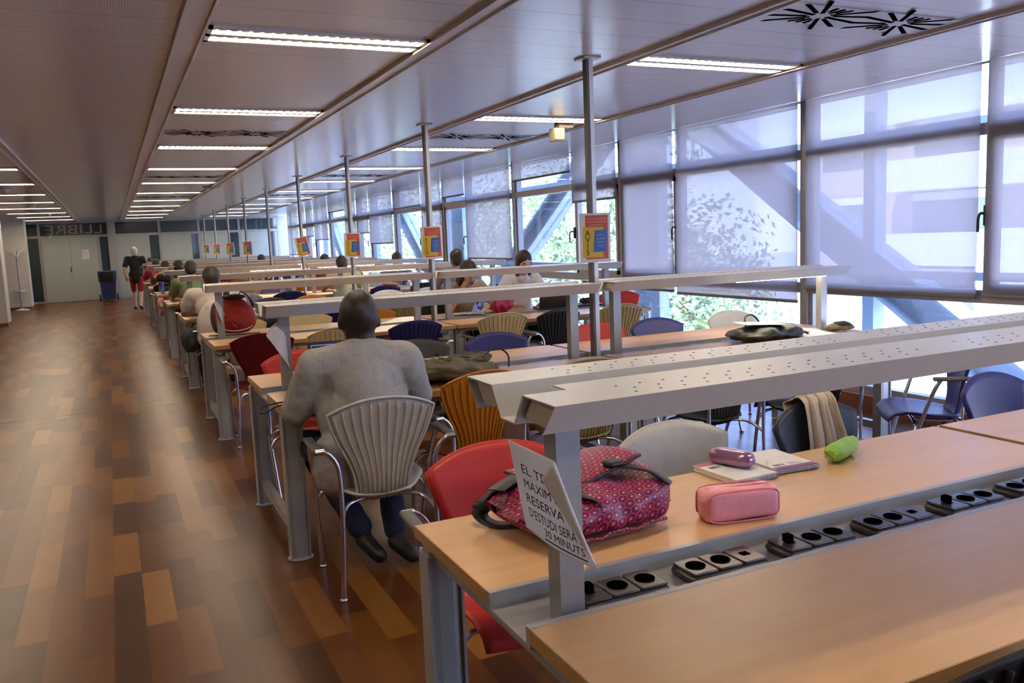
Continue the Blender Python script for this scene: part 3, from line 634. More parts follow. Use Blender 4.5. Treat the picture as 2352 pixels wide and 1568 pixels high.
# ------------------------------------------------------------------ AVIS / AVISO signs on the poles
SR = mat('sign_red', (0.50, 0.075, 0.04), 0.5); SY = mat('sign_yellow', (0.62, 0.42, 0.03), 0.5); SB_ = mat('sign_blue', (0.035, 0.13, 0.42), 0.5)
SW = mat('sign_white', (0.68, 0.66, 0.62), 0.5); INK = mat('ink_black', (0.01, 0.01, 0.01), 0.6); SPK = mat('sign_pale_print', (0.75, 0.55, 0.5), 0.6); SPB = mat('sign_pale_blue_print', (0.5, 0.6, 0.75), 0.6)
def sign(ri, word, rot, label):
    x = 2.66; y = ROW[ri] - .04; z = 1.47
    t = thing('notice_sign', label, 'sign', (x, y, z), 0, 'warning signs on the service poles'); t.rotation_euler = (0, R(rot), R(-8))
    w, h = .20, .295
    def cur(u, v, d): return (u, -d - .012 * (1 - (u / .1) ** 2) * .6, v)
    def sheet(x0, x1, z0, z1, d, sk=0.0):
        b = B(); b.grid(lambda p, q: cur(lerp(x0, x1, p) + sk * (q - .5), lerp(z0, z1, q), d), 8, 2, .0006, 0, None, False); return b
    obj('card', sheet(-w / 2, w / 2, -h / 2, h / 2, .001), SW, t)
    obj('red_panel', sheet(-.064, .084, -.128, .135, .0018), SR, t)
    obj('yellow_panel', sheet(-.082, .05, -.118, .065, .0026, .004), SY, t)
    obj('blue_panel', sheet(-.012, .074, -.085, .045, .0034, .012), SB_, t)
    b = B(); n = len(word); ys = .155 / n
    for i, ch in enumerate(word):
        zc = .045 - ys * (i + 1) + .006
        vs, fs, a, c = text_geo(ch); k = (ys - .005) / .7; k2 = k
        b.add([cur(-.052 + (p[0] - (a + c) / 2) * k2, zc + p[1] * k, .0042) for p in vs], fs)
    obj('lettering', b, INK, t)
    b = B(); f = lambda u, v: cur(u, v, .0030)
    L1 = ('ELS LLOCS D\'ESTUDI NO ES', 'PODRAN RESERVAR MÉS', 'DE 30 MINUTS') if word == 'AVIS' else ('LOS PUESTOS DE ESTUDIO NO', 'SE PODRÁN RESERVAR MÁS', 'DE 30 MINUTOS')
    for i, s in enumerate(L1): put_text(b, s, -.058 + (0, .004, .025)[i], .110 - .018 * i, (.134, .126, .08)[i], .0065, f)
    obj('red_panel_print', b, SPK, t)
    b = B(); f = lambda u, v: cur(u, v, .0046)
    L2 = ('ES POT', 'DEIXAR RES', 'DAMUNT LES', 'TAULES') if word == 'AVIS' else ('NO SE PUEDE', 'DEJAR', 'NADA ENCIMA', 'DE LAS', 'MESAS')
    for i, s in enumerate(L2): put_text(b, s, .004 if len(s) > 8 else .012, .012 - .021 * i, .055 if len(s) > 8 else .038, .007, f)
    obj('blue_panel_print', b, SPB, t)
sign(1, 'AVIS', 0, 'red, yellow and blue AVIS sign on the pole nearest the viewer')
sign(2, 'AVISO', -1, 'AVISO sign on the second pole, nearly upright')
sign(3, 'AVISO', 1, 'AVISO sign on the third pole from the viewer')
sign(4, 'AVISO', -11, 'AVISO sign hanging tilted on the fourth pole')
for i, ri in enumerate((6, 7, 8, 9)): sign(ri, 'AVISO', (0, -2, 1, 0)[i], 'small distant red and yellow AVISO sign, %s of the four far poles' % ('nearest', 'second', 'third', 'farthest')[i])

# ------------------------------------------------------------------ chairs
def hw(z):
    pts = [(.36, .112), (.42, .113), (.50, .122), (.58, .150), (.65, .186), (.72, .214), (.785, .232), (.80, .234)]
    for (a, b), (c, d) in zip(pts, pts[1:]):
        if z <= c: return b + (d - b) * (z - a) / (c - a)
    return .234
def by(z):
    pts = [(.36, -.07), (.395, -.135), (.44, -.168), (.52, -.180), (.62, -.186), (.72, -.203), (.85, -.238)]
    for (a, b), (c, d) in zip(pts, pts[1:]):
        if z <= c: return b + (d - b) * (z - a) / (c - a)
    return -.238
def backpt(u, v, off=0.0):
    # u -1..1, v 0..1
    zt = .79 + .06 * (1 - abs(u) ** 2.2); z = lerp(.375, zt, v); w = hw(min(z, .79)) 
    return Vector((u * w, by(z) + .030 * u * u - off, z))
def chair_meshes():
    m = {}
    b = B(); b.grid(lambda u, v: backpt(u * 2 - 1, v), 16, 22, .006)
    for i in range(12):
        u = -1 + 2 * (i + .5) / 12
        b.grid(lambda p, q: backpt(u + (p - .5) * .018, lerp(.0, .955, q), .004) + Vector((0, -.009 * (1 if True else 0), 0)) * 1.0 if p > .5 else backpt(u + (p - .5) * .018, lerp(.0, .955, q), -.001), 1, 22, .0035)
    rim = [backpt(-1, v / 12, .003) for v in range(13)] + [backpt(-1 + 2 * i / 16, 1, .003) for i in range(1, 17)] + [backpt(1, 1 - v / 12, .003) for v in range(1, 13)]
    b.tube(rim, .0065, 6)
    for i in range(9):
        u = -.8 + .2 * i; b.grid(lambda p, q: backpt(u + (p - .5) * .012, lerp(.3, .93, q), -.0012), 1, 14, 0, 1)
    m['back'] = b
    s = B()
    def sp(u, v):
        uu = u * 2 - 1
        w = lerp(.115, .222, min(1, v / .42) ** .8) if v < .42 else lerp(.222, .205, (v - .42) / .58)
        y = lerp(-.16, .225, v); z = .415 - .0 + .03 * min(1, v * 1.5) - (.05 * max(0, (v - .86) / .14) ** 2) + .012 * uu * uu * (1 if v < .8 else .4)
        if v < .12: z += .0
        return (uu * w, y + (.01 * (1 - uu * uu) if v > .9 else 0), z)
    s.grid(lambda u, v: sp(u, v), 16, 18, .008)
    for i in range(11):
        u = (i + .5) / 11
        s.grid(lambda p, q: Vector(sp(u, lerp(.02, .9, q))) + Vector(((p - .5) * .003, 0, -.004 - .012 * (p > .5))), 1, 14, .003)
    m['seat'] = s
    for sd in (-1, 1):
        r = B(); r.tube(smooth_path([(sd * .222, -.245, .008), (sd * .205, -.245, .30), (sd * .205, -.248, .52), (sd * .218, -.252, .60), (sd * .250, -.255, .645), (sd * .288, -.255, .655)], 4), .0105, 10)
        r.lathe([(0, 0), (.017, 0), (.017, .01), (.011, .014), (0, .014)], 12, 0, Matrix.Translation((sd * .222, -.245, 0))); m['rear%d' % sd] = r
        f = B(); f.tube(smooth_path([(sd * .235, .185, .008), (sd * .252, .12, .25), (sd * .270, .04, .50), (sd * .283, .005, .60), (sd * .288, -.02, .648)], 4), .0105, 10)
        f.lathe([(0, 0), (.017, 0), (.017, .01), (.011, .014), (0, .014)], 12, 0, Matrix.Translation((sd * .235, .185, 0))); m['front%d' % sd] = f
        a = B(); a.loft([[(sd * .288 + x, y, lerp(.655, .652, (y + .265) / .28) + z) for x, z in ((-.021, 0), (-.017, .011), (.017, .011), (.021, 0), (.017, -.008), (-.017, -.008))] for y in (-.262, -.20, -.08, .0, .015)], True, True)
        a.tube([(sd * .288 - sd * .026, -.255, .655), (sd * .288 + sd * .012, -.255, .655)], .0135, 10, 1); m['arm%d' % sd] = a
    c = B(); c.tube(smooth_path([(-.262, .10, .33), (-.20, .09, .40), (0, .085, .402), (.20, .09, .40), (.262, .10, .33)], 3), .009, 8); c.tube(smooth_path([(-.205, -.246, .33), (-.16, -.15, .385), (0, -.10, .395), (.16, -.15, .385), (.205, -.246, .33)], 3), .009, 8)
    c.tube([(-.12, -.13, .392), (-.12, .09, .402)], .008, 8); c.tube([(.12, -.13, .392), (.12, .09, .402)], .008, 8); m['sup'] = c
    return m
CM = chair_meshes(); CMESH = {}
ARMM = mat('armrest_grey', (0.10, 0.10, 0.105), 0.45)
PL = {'grey': (0.50, 0.49, 0.47), 'pale grey': (0.47, 0.46, 0.42), 'red': (0.42, 0.018, 0.016), 'dark red': (0.13, 0.008, 0.010), 'bright red': (0.48, 0.035, 0.03), 'orange': (0.46, 0.165, 0.012), 'navy blue': (0.022, 0.022, 0.095),
      'blue': (0.035, 0.035, 0.17), 'cream': (0.52, 0.42, 0.23), 'pale yellow': (0.58, 0.50, 0.26), 'khaki': (0.38, 0.29, 0.13), 'black': (0.014, 0.014, 0.016), 'charcoal': (0.06, 0.06, 0.055), 'slate': (0.030, 0.035, 0.045)}
def plastic(c):
    k = 'shell_' + c
    if k in MATS: return MATS[k]
    v = PL[c]; m = mat_noise(k, v, tuple(min(1, x * 1.12) for x in v), 25, .44, (1, 1, 1), 0, 0, .32); return m
def groove(c):
    v = PL[c]; return mat('groove_' + c, tuple(min(1, x * 1.5 + .035) for x in v), .4)
chair_proto = None; CHAIRS = {}
def place_chair(x, y, rz, colour, label, group='ribbed plastic chairs at the desks'):
    global chair_proto
    if chair_proto is None:
        t = thing('library_chair', label, 'chair', (x, y, 0), rz, group)
        obj('backrest', CM['back'], [plastic(colour), groove(colour)], t); obj('seat', CM['seat'], plastic(colour), t)
        for sd in (-1, 1):
            obj('leg', CM['rear%d' % sd], CHROME, t); obj('leg', CM['front%d' % sd], CHROME, t); obj('armrest', CM['arm%d' % sd], [ARMM, CHROME], t)
        obj('seat_support', CM['sup'], CHROME, t); index_kids(t)
        for o in t.children:
            for sl in o.material_slots: m_ = sl.material; sl.link = 'OBJECT'; sl.material = m_
        chair_proto = t
    else:
        t = copy_tree(chair_proto); t.location = (x, y, 0); t.rotation_euler = (0, 0, rz); t['label'] = label; t['group'] = group
        for o in [q for q in ALLKIDS(t)]:
            if o.name.startswith('backrest'): o.material_slots[0].material = plastic(colour); o.material_slots[1].material = groove(colour)
            elif o.name.startswith('seat') and not o.name.startswith('seat_support'): o.material_slots[0].material = plastic(colour)
    return t
def ALLKIDS(t): return [o for o in LASTCOPY]
_ct = copy_tree
def copy_tree(o, parent=None):
    global LASTCOPY
    if parent is None: LASTCOPY = []
    c = o.copy(); COL.objects.link(c); c.parent = parent
    if parent is not None: LASTCOPY.append(c)
    for ch in KIDS.get(o.name, []): copy_tree(ch, c)
    return c
PI = math.pi; SX = [1.0, 1.65, 2.29, 3.06, 3.70, 4.33]; SN = ['first', 'second', 'third', 'fourth', 'fifth', 'sixth']
def chairN(ri, slot, col, dy=0.0, dx=0.0, rz=0.0, label=None):
    place_chair(SX[slot] + dx, ROW[ri] - .575 - .02 + dy - .15 + .10, rz, col, label or '%s chair, back to viewer, %s place from the aisle at the %s desk row' % (col, SN[slot], RN[ri] if ri else 'nearest'))
def chairF(ri, slot, col, dy=0.0, dx=0.0, rz=0.0, label=None):
    place_chair(SX[slot] + dx, ROW[ri] + .575 - .0 + dy - .02, PI + rz, col, label or '%s chair facing the viewer, %s place from the aisle behind the %s desk row' % (col, SN[slot], RN[ri] if ri else 'nearest'))
# row 1
chairF(0, 0, 'bright red', .14, .03, R(-4), 'bright red chair behind the pink bag on the nearest desk')
chairF(0, 1, 'pale grey', .05, .01, R(2), 'pale grey chair between the pink bag and the notebooks')
chairF(0, 2, 'slate', .03, .01, R(8), 'black chair with a beige scarf over its back')
chairF(0, 3, 'blue', .03, .22, R(6), 'blue chair behind the right end of the nearest desk')
place_chair(1.27, .995, R(-2), 'black', 'black chair whose back shows in the bottom right corner')
# row 2
place_chair(.995, 3.62, R(-3), 'grey', 'light grey ribbed chair the man in the grey shirt sits on')
place_chair(1.58, 3.98, R(8), 'orange', 'orange ribbed chair between the seated man and the near light bar')
place_chair(2.24, 3.98, R(-4), 'khaki', 'khaki chair half hidden behind the nearest light bar')
place_chair(3.08, 3.90, R(3), 'charcoal', 'dark chair left of the black bag, behind the nearest light bar')
place_chair(3.66, 3.72, R(-10), 'black', 'black chair with a shiny black bag on its seat')
place_chair(4.10, 3.25, R(50), 'blue', 'blue chair turned sideways to show its seat, by the window')
chairF(1, 0, 'bright red', .0, .0); chairF(1, 1, 'charcoal', -.02, .10); chairF(1, 2, 'blue', -.02, .03)
chairF(1, 3, 'bright red', -.03, .06); chairF(1, 4, 'blue', -.05, -.08); chairF(1, 5, 'pale grey', -.04, .0)
# row 3
chairN(2, 0, 'dark red', .03, .0, R(-6)); chairN(2, 1, 'cream', .02, -.10); chairN(2, 2, 'navy blue', .03, -.10, R(3)); chairN(2, 3, 'cream', .06, -.06)
chairN(2, 4, 'black', .02, -.20, R(8)); chairN(2, 5, 'khaki', .0, -.16, R(-5))
chairF(2, 0, 'cream', .0, .03); chairF(2, 1, 'pale yellow', .0, .0); chairF(2, 2, 'orange', .0, .0); chairF(2, 3, 'black', .12, -.02); chairF(2, 4, 'black', .12, .12)
place_chair(5.00, 7.75, R(160), 'red', 'red chair by the window past the third desk row')
# row 4
chairN(3, 0, 'cream', -.02, .0); chairN(3, 2, 'navy blue', 0, .05); chairN(3, 3, 'khaki', .02, -.05); chairN(3, 4, 'black', -.05, .0); chairN(3, 5, 'grey', 0, 0)
chairF(3, 2, 'orange', 0, 0); chairF(3, 3, 'pale grey', 0, .25); chairF(3, 4, 'pale grey', 0, .2)
place_chair(5.02, 10.75, R(150), 'navy blue', 'navy chair by the window past the fourth desk row')
chairF(3, 1, 'charcoal', .02, .12)
# row 5 onwards
chairN(4, 0, 'black', -.08, .02); chairN(4, 1, 'grey', 0, 0); chairN(4, 2, 'navy blue', 0, -.02); chairN(4, 3, 'grey', -.05, .05); chairN(4, 4, 'navy blue', 0, -.02); chairN(4, 5, 'black', 0, -.02)
cyc = ['dark red', 'red', 'navy blue', 'orange', 'black', 'pale grey', 'red', 'navy blue', 'cream', 'dark red', 'blue', 'orange']
q_ = 0
for ri in (4, 5, 6, 7):
    for sl in range(6):
        q_ += 1
        if ri < 7: chairF(ri, sl, cyc[(q_ * 5 + ri) % 12], random.uniform(-.05, .1), random.uniform(-.06, .06), R(random.uniform(-8, 8)))
        if ri > 4: chairN(ri, sl, 'black' if sl == 0 else cyc[(q_ * 7 + ri) % 12], random.uniform(-.12, 0), random.uniform(-.06, .06), R(random.uniform(-8, 8)))

# ------------------------------------------------------------------ things on and around the desks
Z0 = ZT + .0015
def place(name, b, mats, loc, rz, label, cat, group=None):
    o = obj(name, b, mats, None, loc, rz); return tag(o, label, cat, group)
# curled paper notices taped to the light-bar posts
NOTICE = ['EL TEMPS', 'MÀXIM DE', 'RESERVA', 'D\'ESTUDI SERÀ DE']
def paper_notice(dx, dy, label, Tu=.66, words=True, r=.0035, dz=0.0, Bu=1.0):
    # sheet pinned on the aisle side of the post; the far upper corner rolls over
    TL = Vector((.643, 1.41, 1.119)); ex = Vector((.038, -.205, -.022)); ey = Vector((.031, 0, -.178)); n = ex.cross(ey).normalized()
    if n.x > 0: n = -n
    w, h = ex.length, ey.length; ux, uy = ex / w, ey / h
    T_ = Vector((Tu * w, 0)); Bp = Vector((Bu * w, h)); L = (Bp - T_).normalized(); q = Vector((L.y, -L.x))
    def f(u, v, off=0.0):
        p = Vector((u * w, (1 - v) * h)); d = (p - T_).dot(q); bow = .010 * math.sin(u * 3.0) * (1 - v) ; m_ = off
        if d > 0:
            a = min(d / r, math.pi); p = p - q * d + q * (math.sin(a) * r - max(0, d - math.pi * r)); m_ = off * math.cos(a) + r * (1 - math.cos(a)); bow *= 1
        c = TL + ux * p.x + uy * p.y + n * (m_ + bow - .004); return (c.x + dx, c.y + dy, c.z + dz)
    t = thing('paper_notice', label, 'paper notice', (.66 + dx, 1.4 + dy, 1.0 + dz), 0, 'curled paper notices on the light bar posts'); inv = Vector((-(.66 + dx), -(1.4 + dy), -(1.0 + dz)))
    b = B(); b.grid(lambda u, v: Vector(f(u, v)) + inv, 40, 30, .0004); obj('sheet', b, THIN, t)
    if words:
        b = B(); g = lambda u, v: Vector(f(u, v, .0009)) + inv
        for i, s in enumerate(NOTICE): put_text(b, s, .14, .69 - .16 * i, (.62, .60, .54, .82)[i], .10, g)
        put_text(b, '30 MINUTS', .36, .09, .52, .085, g); b.grid(lambda p, q: g(lerp(.35, .90, p), lerp(.045, .06, q)), 12, 1, 0)
        obj('print', b, INK, t)
    return t
paper_notice(0, 0, 'curling printed notice EL TEMPS on the nearest post')
def folded_corner(q, label):
    # pinned sheet whose free corner bends towards the aisle: a: top, b: free corner, c: bottom, d: on the post
    a, b_, c, d = [Vector(p) for p in q]; t = thing('paper_notice', label, 'paper notice', tuple(d), 0, 'curled paper notices on the light bar posts')
    b = B(); b.grid(lambda u, v: (b_.lerp(a, u)).lerp(c.lerp(d, u), v) + Vector((-.012 * math.sin(math.pi * u), -.02 * math.sin(math.pi * v), 0)) - d, 14, 14, .0004); obj('sheet', b, THIN, t)
folded_corner(((.745, 4.41, 1.115), (.675, 4.35, 1.05), (.785, 4.36, .87), (.80, 4.41, .99)), 'blank folded notice on the post left of the seated man')
folded_corner(((.785, 7.29, 1.075), (.725, 7.22, 1.065), (.795, 7.24, .85), (.81, 7.29, .95)), 'narrow folded notice on the post in front of the red backpack')

# pink hexagon-print messenger bag
BAGM = m_bag(); NYL = mat_noise('black_nylon', (0.010, 0.010, 0.011), (0.02, 0.02, 0.022), 80, .5)
t = thing('messenger_bag', 'pink hexagon-print messenger bag with black straps lying on the nearest desk', 'bag', (.845, 1.655, Z0), R(7))
def bagbody(u, v):
    a = v * 2 * math.pi; L = .405; x = L * u; e = max(0.0, min(1, 1 - (abs(u - .53) / .53) ** 5)); hh = lerp(.052, .068, u) * (e ** .38 + .02); dd = .176 * (e ** .3)
    c_, s_ = math.cos(a), math.sin(a); q = (abs(c_) ** 3.4 + abs(s_) ** 3.4) ** (-1 / 3.4)
    wob = .004 * math.sin(17 * u + 3 * a) + .0035 * math.sin(31 * u - 2 * a)
    sag = 0 if s_ < 0 else -.014 * math.sin(3 * u * 3 + 1) * s_
    return (x, .165 + (dd + wob) * q * c_, .070 + (hh + .4 * wob) * q * s_ + sag - (.018 * (1 - u) if s_ > 0 else 0))
b = B(); b.loft([[bagbody(.002 + .996 * i / 30, j / 32) for j in range(32)] for i in range(31)], True, True)
b.tube([(.05 + .31 * i / 16, -.012 + .004 * math.sin(i * 2.1), .026 + .003 * math.sin(i)) for i in range(17)], .0045, 6); obj('bag_body', b, BAGM, t)
def flap(u, v, off=0.0):
    x = lerp(.10, .375, u); y = lerp(.335, .085, v) + .03 * (u - .4) * v; z = .132 + .040 * math.sin(min(1, v * 1.05) * 2.0) * (.55 + .7 * u) * (1 - .25 * v) * .62 - .012 * (1 - u) * 2 + .010 * v * u + off
    return (x, y, max(z, .118))
b = B(); b.grid(lambda u, v: flap(u, v), 20, 14, .004); obj('flap', b, BAGM, t)
b = B(); b.grid(lambda u, v: flap(u, v, -.006), 20, 14, .003); rim = [flap(0, 0, .0)] + [flap(i / 12, 1, -.001) for i in range(13)] + [flap(1, 1 - i / 12, -.001) for i in range(13)]
b.tube(rim, .0045, 6); obj('flap_lining', b, NYL, t)
def strap(pts, w, th=.003):
    P = smooth_path(pts, 5); b = B()
    def f(u, v):
        i = v * (len(P) - 1); k = min(int(i), len(P) - 2); p = P[k].lerp(P[k + 1], i - k); d = (P[k + 1] - P[k]).normalized(); s_ = d.cross(Vector((0, 0, 1)))
        s_ = s_.normalized() if s_.length > .05 else Vector((1, 0, 0)); return p + s_ * (u - .5) * w
    b.grid(f, 2, len(P) * 2, th); return b
obj('front_strap', strap([(.27, .12, .152), (.32, .085, .148), (.365, .045, .134), (.392, .006, .105)], .034), NYL, t)
obj('front_strap', strap([(.10, .075, .13), (.13, .035, .122), (.155, .010, .112), (.165, .003, .095)], .034), NYL, t)
bk = B(); bk.bbox(.262, .310, .085, .125, .150, .164, .006); obj('buckle', bk, BLACK, t)
obj('shoulder_strap', strap([(.11, .24, .110), (.055, .29, .098), (.018, .315, .062), (.008, .31, .024), (.03, .28, .004), (.08, .24, .004)], .050), NYL, t)
obj('shoulder_strap', strap([(.0, .22, .115), (.07, .26, .118), (.15, .29, .125)], .045), NYL, t)
lb = B(); lf = lambda u, v: Vector(flap(u, v, .0035)); lb.grid(lambda p, q: lf(lerp(.56, .86, p), lerp(.90, .80, q)), 6, 1, 0); lab_ = obj('brand_label', lb, NYL, t)
lw = B(); put_text(lw, 'Reisenthel', 0, 0, 1, 1, lambda u, v: Vector(flap(lerp(.60, .82, u), lerp(.88, .83, v / 1.0 * 1.0), .0045))); obj('label_print', lw, PAPER, lab_)
fin = B(); fin.prism([(.0, .0), (.028, .014), (.0, .034)], .395, .42, 'z') if False else fin.add([(.400, .06, .055), (.432, .05, .043), (.402, .045, .025), (.400, .066, .052), (.43, .056, .042), (.402, .051, .024)], [(0, 1, 2), (5, 4, 3), (0, 3, 4, 1), (1, 4, 5, 2), (2, 5, 3, 0)])
obj('side_tab', fin, BAGM, t)

# pink zipped pencil case
PINK = mat_noise('pink_leatherette', (0.76, 0.28, 0.33), (0.82, 0.33, 0.38), 60, .4, (1, 1, 1), .05); PINK2 = mat('pink_piping', (0.72, 0.24, 0.30), .35)
t = thing('pencil_case', 'pink boxy zipped pencil case on the nearest desk', 'pencil case', (1.405, 1.66, Z0), R(-12)); t.scale = (1.06, 1.06, 1.06)
def pc(u, v, L=.20, W=.038, Hh=.039):
    a = v * 2 * math.pi; c_, s_ = math.cos(a), math.sin(a); q = (abs(c_) ** 4 + abs(s_) ** 4) ** -.25; e = max(0, 1 - abs(2 * u - 1) ** 12) ** .3
    return (L * (u - .5) + .0, W * (.25 + .75 * e) * q * c_, Hh + Hh * (.35 + .65 * e) * q * s_ * (1 + .04 * math.sin(7 * u)))
b = B(); b.loft([[pc(i / 20, j / 28) for j in range(28)] for i in range(21)], True, True); obj('case_body', b, PINK, t)
for y in (-.0375, .0375):
    ring = []
    for k in range(33):
        a = 2 * math.pi * k / 32; c_, s_ = math.cos(a), math.sin(a); q = (abs(c_) ** 6 + abs(s_) ** 6) ** (-1 / 6); ex_ = .094 * q * c_; ee = max(0, 1 - abs(ex_ / .1) ** 12) ** .3; ring.append((ex_, y * (.25 + .75 * ee) * .95, .039 + .039 * (.35 + .65 * ee) * q * s_ * .96)) if True else ring.append(((.095 if abs(c_) < .9 else .094) * q * c_, y * .97, .039 + .0365 * q * s_))
    obj('piping', B().tube(ring, .0022, 6), PINK2, t)
z_ = B(); z_.box(-.085, .085, -.002, .002, .0775, .0795); obj('zip', z_, PINK2, t)
zp = B(); zp.box(.100, .103, -.006, .006, .025, .066); obj('zip_pull', zp, PINK2, t)
# spiral notebooks
def notebook(x, y, rz, w, h, band, label, th=.010, lines=True, z=0.0):
    t = thing('spiral_notebook', label, 'notebook', (x, y, Z0 + z), rz, 'spiral notebooks on the nearest desk')
    obj('back_cover', B().bbox(-w / 2, w / 2, -h / 2, h / 2, 0, .0015, .004), mat('clear_plastic_cover', (0.55, 0.5, 0.52), .2), t)
    obj('pages', B().box(-w / 2 + .003, w / 2 - .003, -h / 2 + .004, h / 2 - .003, .0015, th - .0012), PAPER, t)
    cv = obj('front_cover', B().bbox(-w / 2, w / 2, -h / 2, h / 2, th - .0012, th, .004), PAPER, t)
    obj('colour_band', B().box(-w / 2 + .002, w / 2 - .002, band[1] * h, band[2] * h, th, th + .0004), band[0], cv)
    m_ = B(); m_.box(-w * .36, -w * .2, -h * .10 + band[3] * h, -h * .02 + band[3] * h, th, th + .0004); m_.box(-w * .17, -w * .12, -h * .10 + band[3] * h, -h * .02 + band[3] * h, th, th + .0004)
    for i in range(3): m_.box(0, w * (.2 + .05 * i), band[3] * h - .004 - .008 * i, band[3] * h - .002 - .008 * i, th, th + .0003)
    obj('cover_print', m_, mat('print_grey', (0.2, 0.16, 0.25), .6), cv)
    s_ = B(); n = 22
    for i in range(n):
        cx = -w / 2 + w * (i + .5) / n; s_.tube([(cx, -h / 2 + .004 + .0075 * math.cos(a), th / 2 + .0085 * math.sin(a)) for a in [2 * math.pi * j / 10 for j in range(10)]], .0009, 5)
    sp_ = obj('spiral_binding', s_, DARKM, t); pass
    return t
MAG = mat('magenta_print', (0.50, 0.03, 0.09), .4); PUR = mat('purple_print', (0.22, 0.06, 0.26), .4)
notebook(1.652, 1.965, R(3), .155, .205, (MAG, .36, .49, .28), 'spiral notebook with a red band, under the glasses case', .016)
notebook(1.835, 1.985, R(-4), .155, .21, (PUR, -.49, -.36, -.22), 'spiral notebook with a purple band beside the glasses case', .014)
LIL = mat_noise('lilac_metallic', (0.36, 0.20, 0.34), (0.40, 0.23, 0.38), 200, .22, (1, 1, 1), 0, .6)
t = thing('glasses_case', 'shiny lilac glasses case lying on the red-banded notebook', 'glasses case', (1.672, 2.0, Z0 + .0165), R(-72))
def gc(u, v):
    a = v * 2 * math.pi; e = max(0, 1 - abs(2 * u - 1) ** 5.5) ** .5; c_, s_ = math.cos(a), math.sin(a); q = (abs(c_) ** 2.8 + abs(s_) ** 2.8) ** (-1 / 2.8)
    return (.150 * (u - .5), .032 * (.05 + .95 * e) * q * c_, .025 + .0245 * (.05 + .95 * e) * q * s_)
b = B(); b.loft([[gc(.5 - .5 * math.cos(math.pi * i / 24), j / 24) for j in range(24)] for i in range(25)], True, True); obj('case_shell', b, LIL, t)
b = B(); b.tube([(.0755 * math.cos(a) * (abs(math.cos(a)) ** 3 + abs(math.sin(a)) ** 3) ** (-1 / 3), .0325 * math.sin(a) * (abs(math.cos(a)) ** 3 + abs(math.sin(a)) ** 3) ** (-1 / 3), .025) for a in [2 * math.pi * k / 40 for k in range(41)]], .0008, 4); obj('seam', b, PUR, t)
GRN = mat_noise('lime_fabric', (0.24, 0.50, 0.04), (0.34, 0.60, 0.08), 25, .5, (1, 1, 1), .3); GRN2 = mat('brownish_trim', (0.25, 0.16, 0.04), .7)
t = thing('pencil_case', 'lime green soft pencil case near the joint of the nearest desks', 'pencil case', (2.055, 1.925, Z0), R(22))
def gp(u, v):
    a = v * 2 * math.pi; e = lerp(.55, 1, min(1, u / .16)) * (1 if u < .75 else lerp(1, .25, ((u - .75) / .25) ** 1.5)); w = .0035 * math.sin(9 * a + 20 * u) * (max(0, 1 - u / .2) + max(0, (u - .7) / .3))
    return (.20 * (u - .5), (.031 * e + w) * math.cos(a), .0285 + (.0285 * e + w) * math.sin(a) * (1 if math.sin(a) > 0 else 1) + (0 if u < .8 else .012 * (u - .8) / .2))
b = B(); b.loft([[gp(i / 26, j / 28) for j in range(28)] for i in range(27)], True, True); obj('case_body', b, GRN, t)
b = B(); b.tube([(-.1005, -.012, .018), (-.103, .004, .03), (-.1005, .014, .038)], .002, 5); obj('gathered_seam', b, GRN2, t)
sc = thing('scarf', 'crumpled beige scarf hanging over the black chair back', 'scarf', (2.30, 2.06, 0), PI + R(8), None)
SCM = mat_noise('beige_linen', (0.48, 0.405, 0.30), (0.56, 0.485, 0.37), 70, .85, (1, 1, 1), .3)
def scf(u, v):
    fold = .011 * math.sin(u * 19 + 1.3 * math.sin(v * 4)) + .005 * math.sin(u * 43 + v * 3); x = lerp(-.125, .080, u) + .03 * (u - .5) * math.cos(v * 6)
    if v < .5:
        k = v / .5; z = lerp(.62 + .03 * math.sin(u * 5), .853, k); return (x + fold * .5, by(z) + .040 + fold * .8, z)
    if v < .62: k = (v - .5) / .12; return (x + fold * .4, lerp(by(.85) + .040, by(.85) - .020, k) + fold * .5, .853 + .022 * math.sin(k * math.pi) + .004)
    k = (v - .62) / .38; z = lerp(.853, .64, k); return (x + fold * .5, by(z) - .036 - abs(fold) * .8, z)
b = B(); b.grid(scf, 40, 40, .003); obj('cloth', b, SCM, sc)

# bags, papers and bottles farther back
OLV = mat_noise('olive_canvas', (0.055, 0.046, 0.026), (0.125, 0.108, 0.068), 9, .8, (1, 1, 1), .5); OLV2 = mat('olive_dark_trim', (0.03, 0.028, 0.02), .7)
def crumple(L, Wd, H, seed, nu=30, nv=28, flat=.35, amp=.016):
    b = B(); ph = seed * 1.7
    def f(u, v):
        a = v * 2 * math.pi; e = max(0, 1 - abs(2 * u - 1) ** 3) ** .5; c_, s_ = math.cos(a), math.sin(a)
        n_ = noise.noise(Vector((u * 5 + ph, c_ * 1.6, s_ * 1.6))) + .5 * noise.noise(Vector((u * 12 + ph, c_ * 3.5, s_ * 3.5)))
        z = H * .5 + (H * .5 * e * (1 + .0 * s_) + amp * n_) * s_
        return (L * (u - .5), (Wd * .5 * (.3 + .7 * e) + amp * 1.5 * n_) * c_, max(.001, z))
    b.loft([[f(i / nu, j / nv) for j in range(nv)] for i in range(nu + 1)], True, True); return b
t = thing('jacket', 'olive canvas jacket heaped on the desk right of the seated man', 'jacket', (1.56, 4.17, Z0), R(-8))
obj('cloth_body', crumple(.56, .42, .10, 3, amp=.032), OLV, t)
b = crumple(.42, .13, .075, 8, amp=.02); o = obj('sleeve', b, OLV, t, (-.06, -.20, .035), R(-25)); o = obj('sleeve', crumple(.34, .12, .06, 5, amp=.02), OLV, t, (.12, .06, .06), R(14))
obj('zip_tape', strap([(-.22, .08, .115), (-.1, .03, .12), (.02, .06, .118), (.14, .0, .11)], .02), OLV2, t)
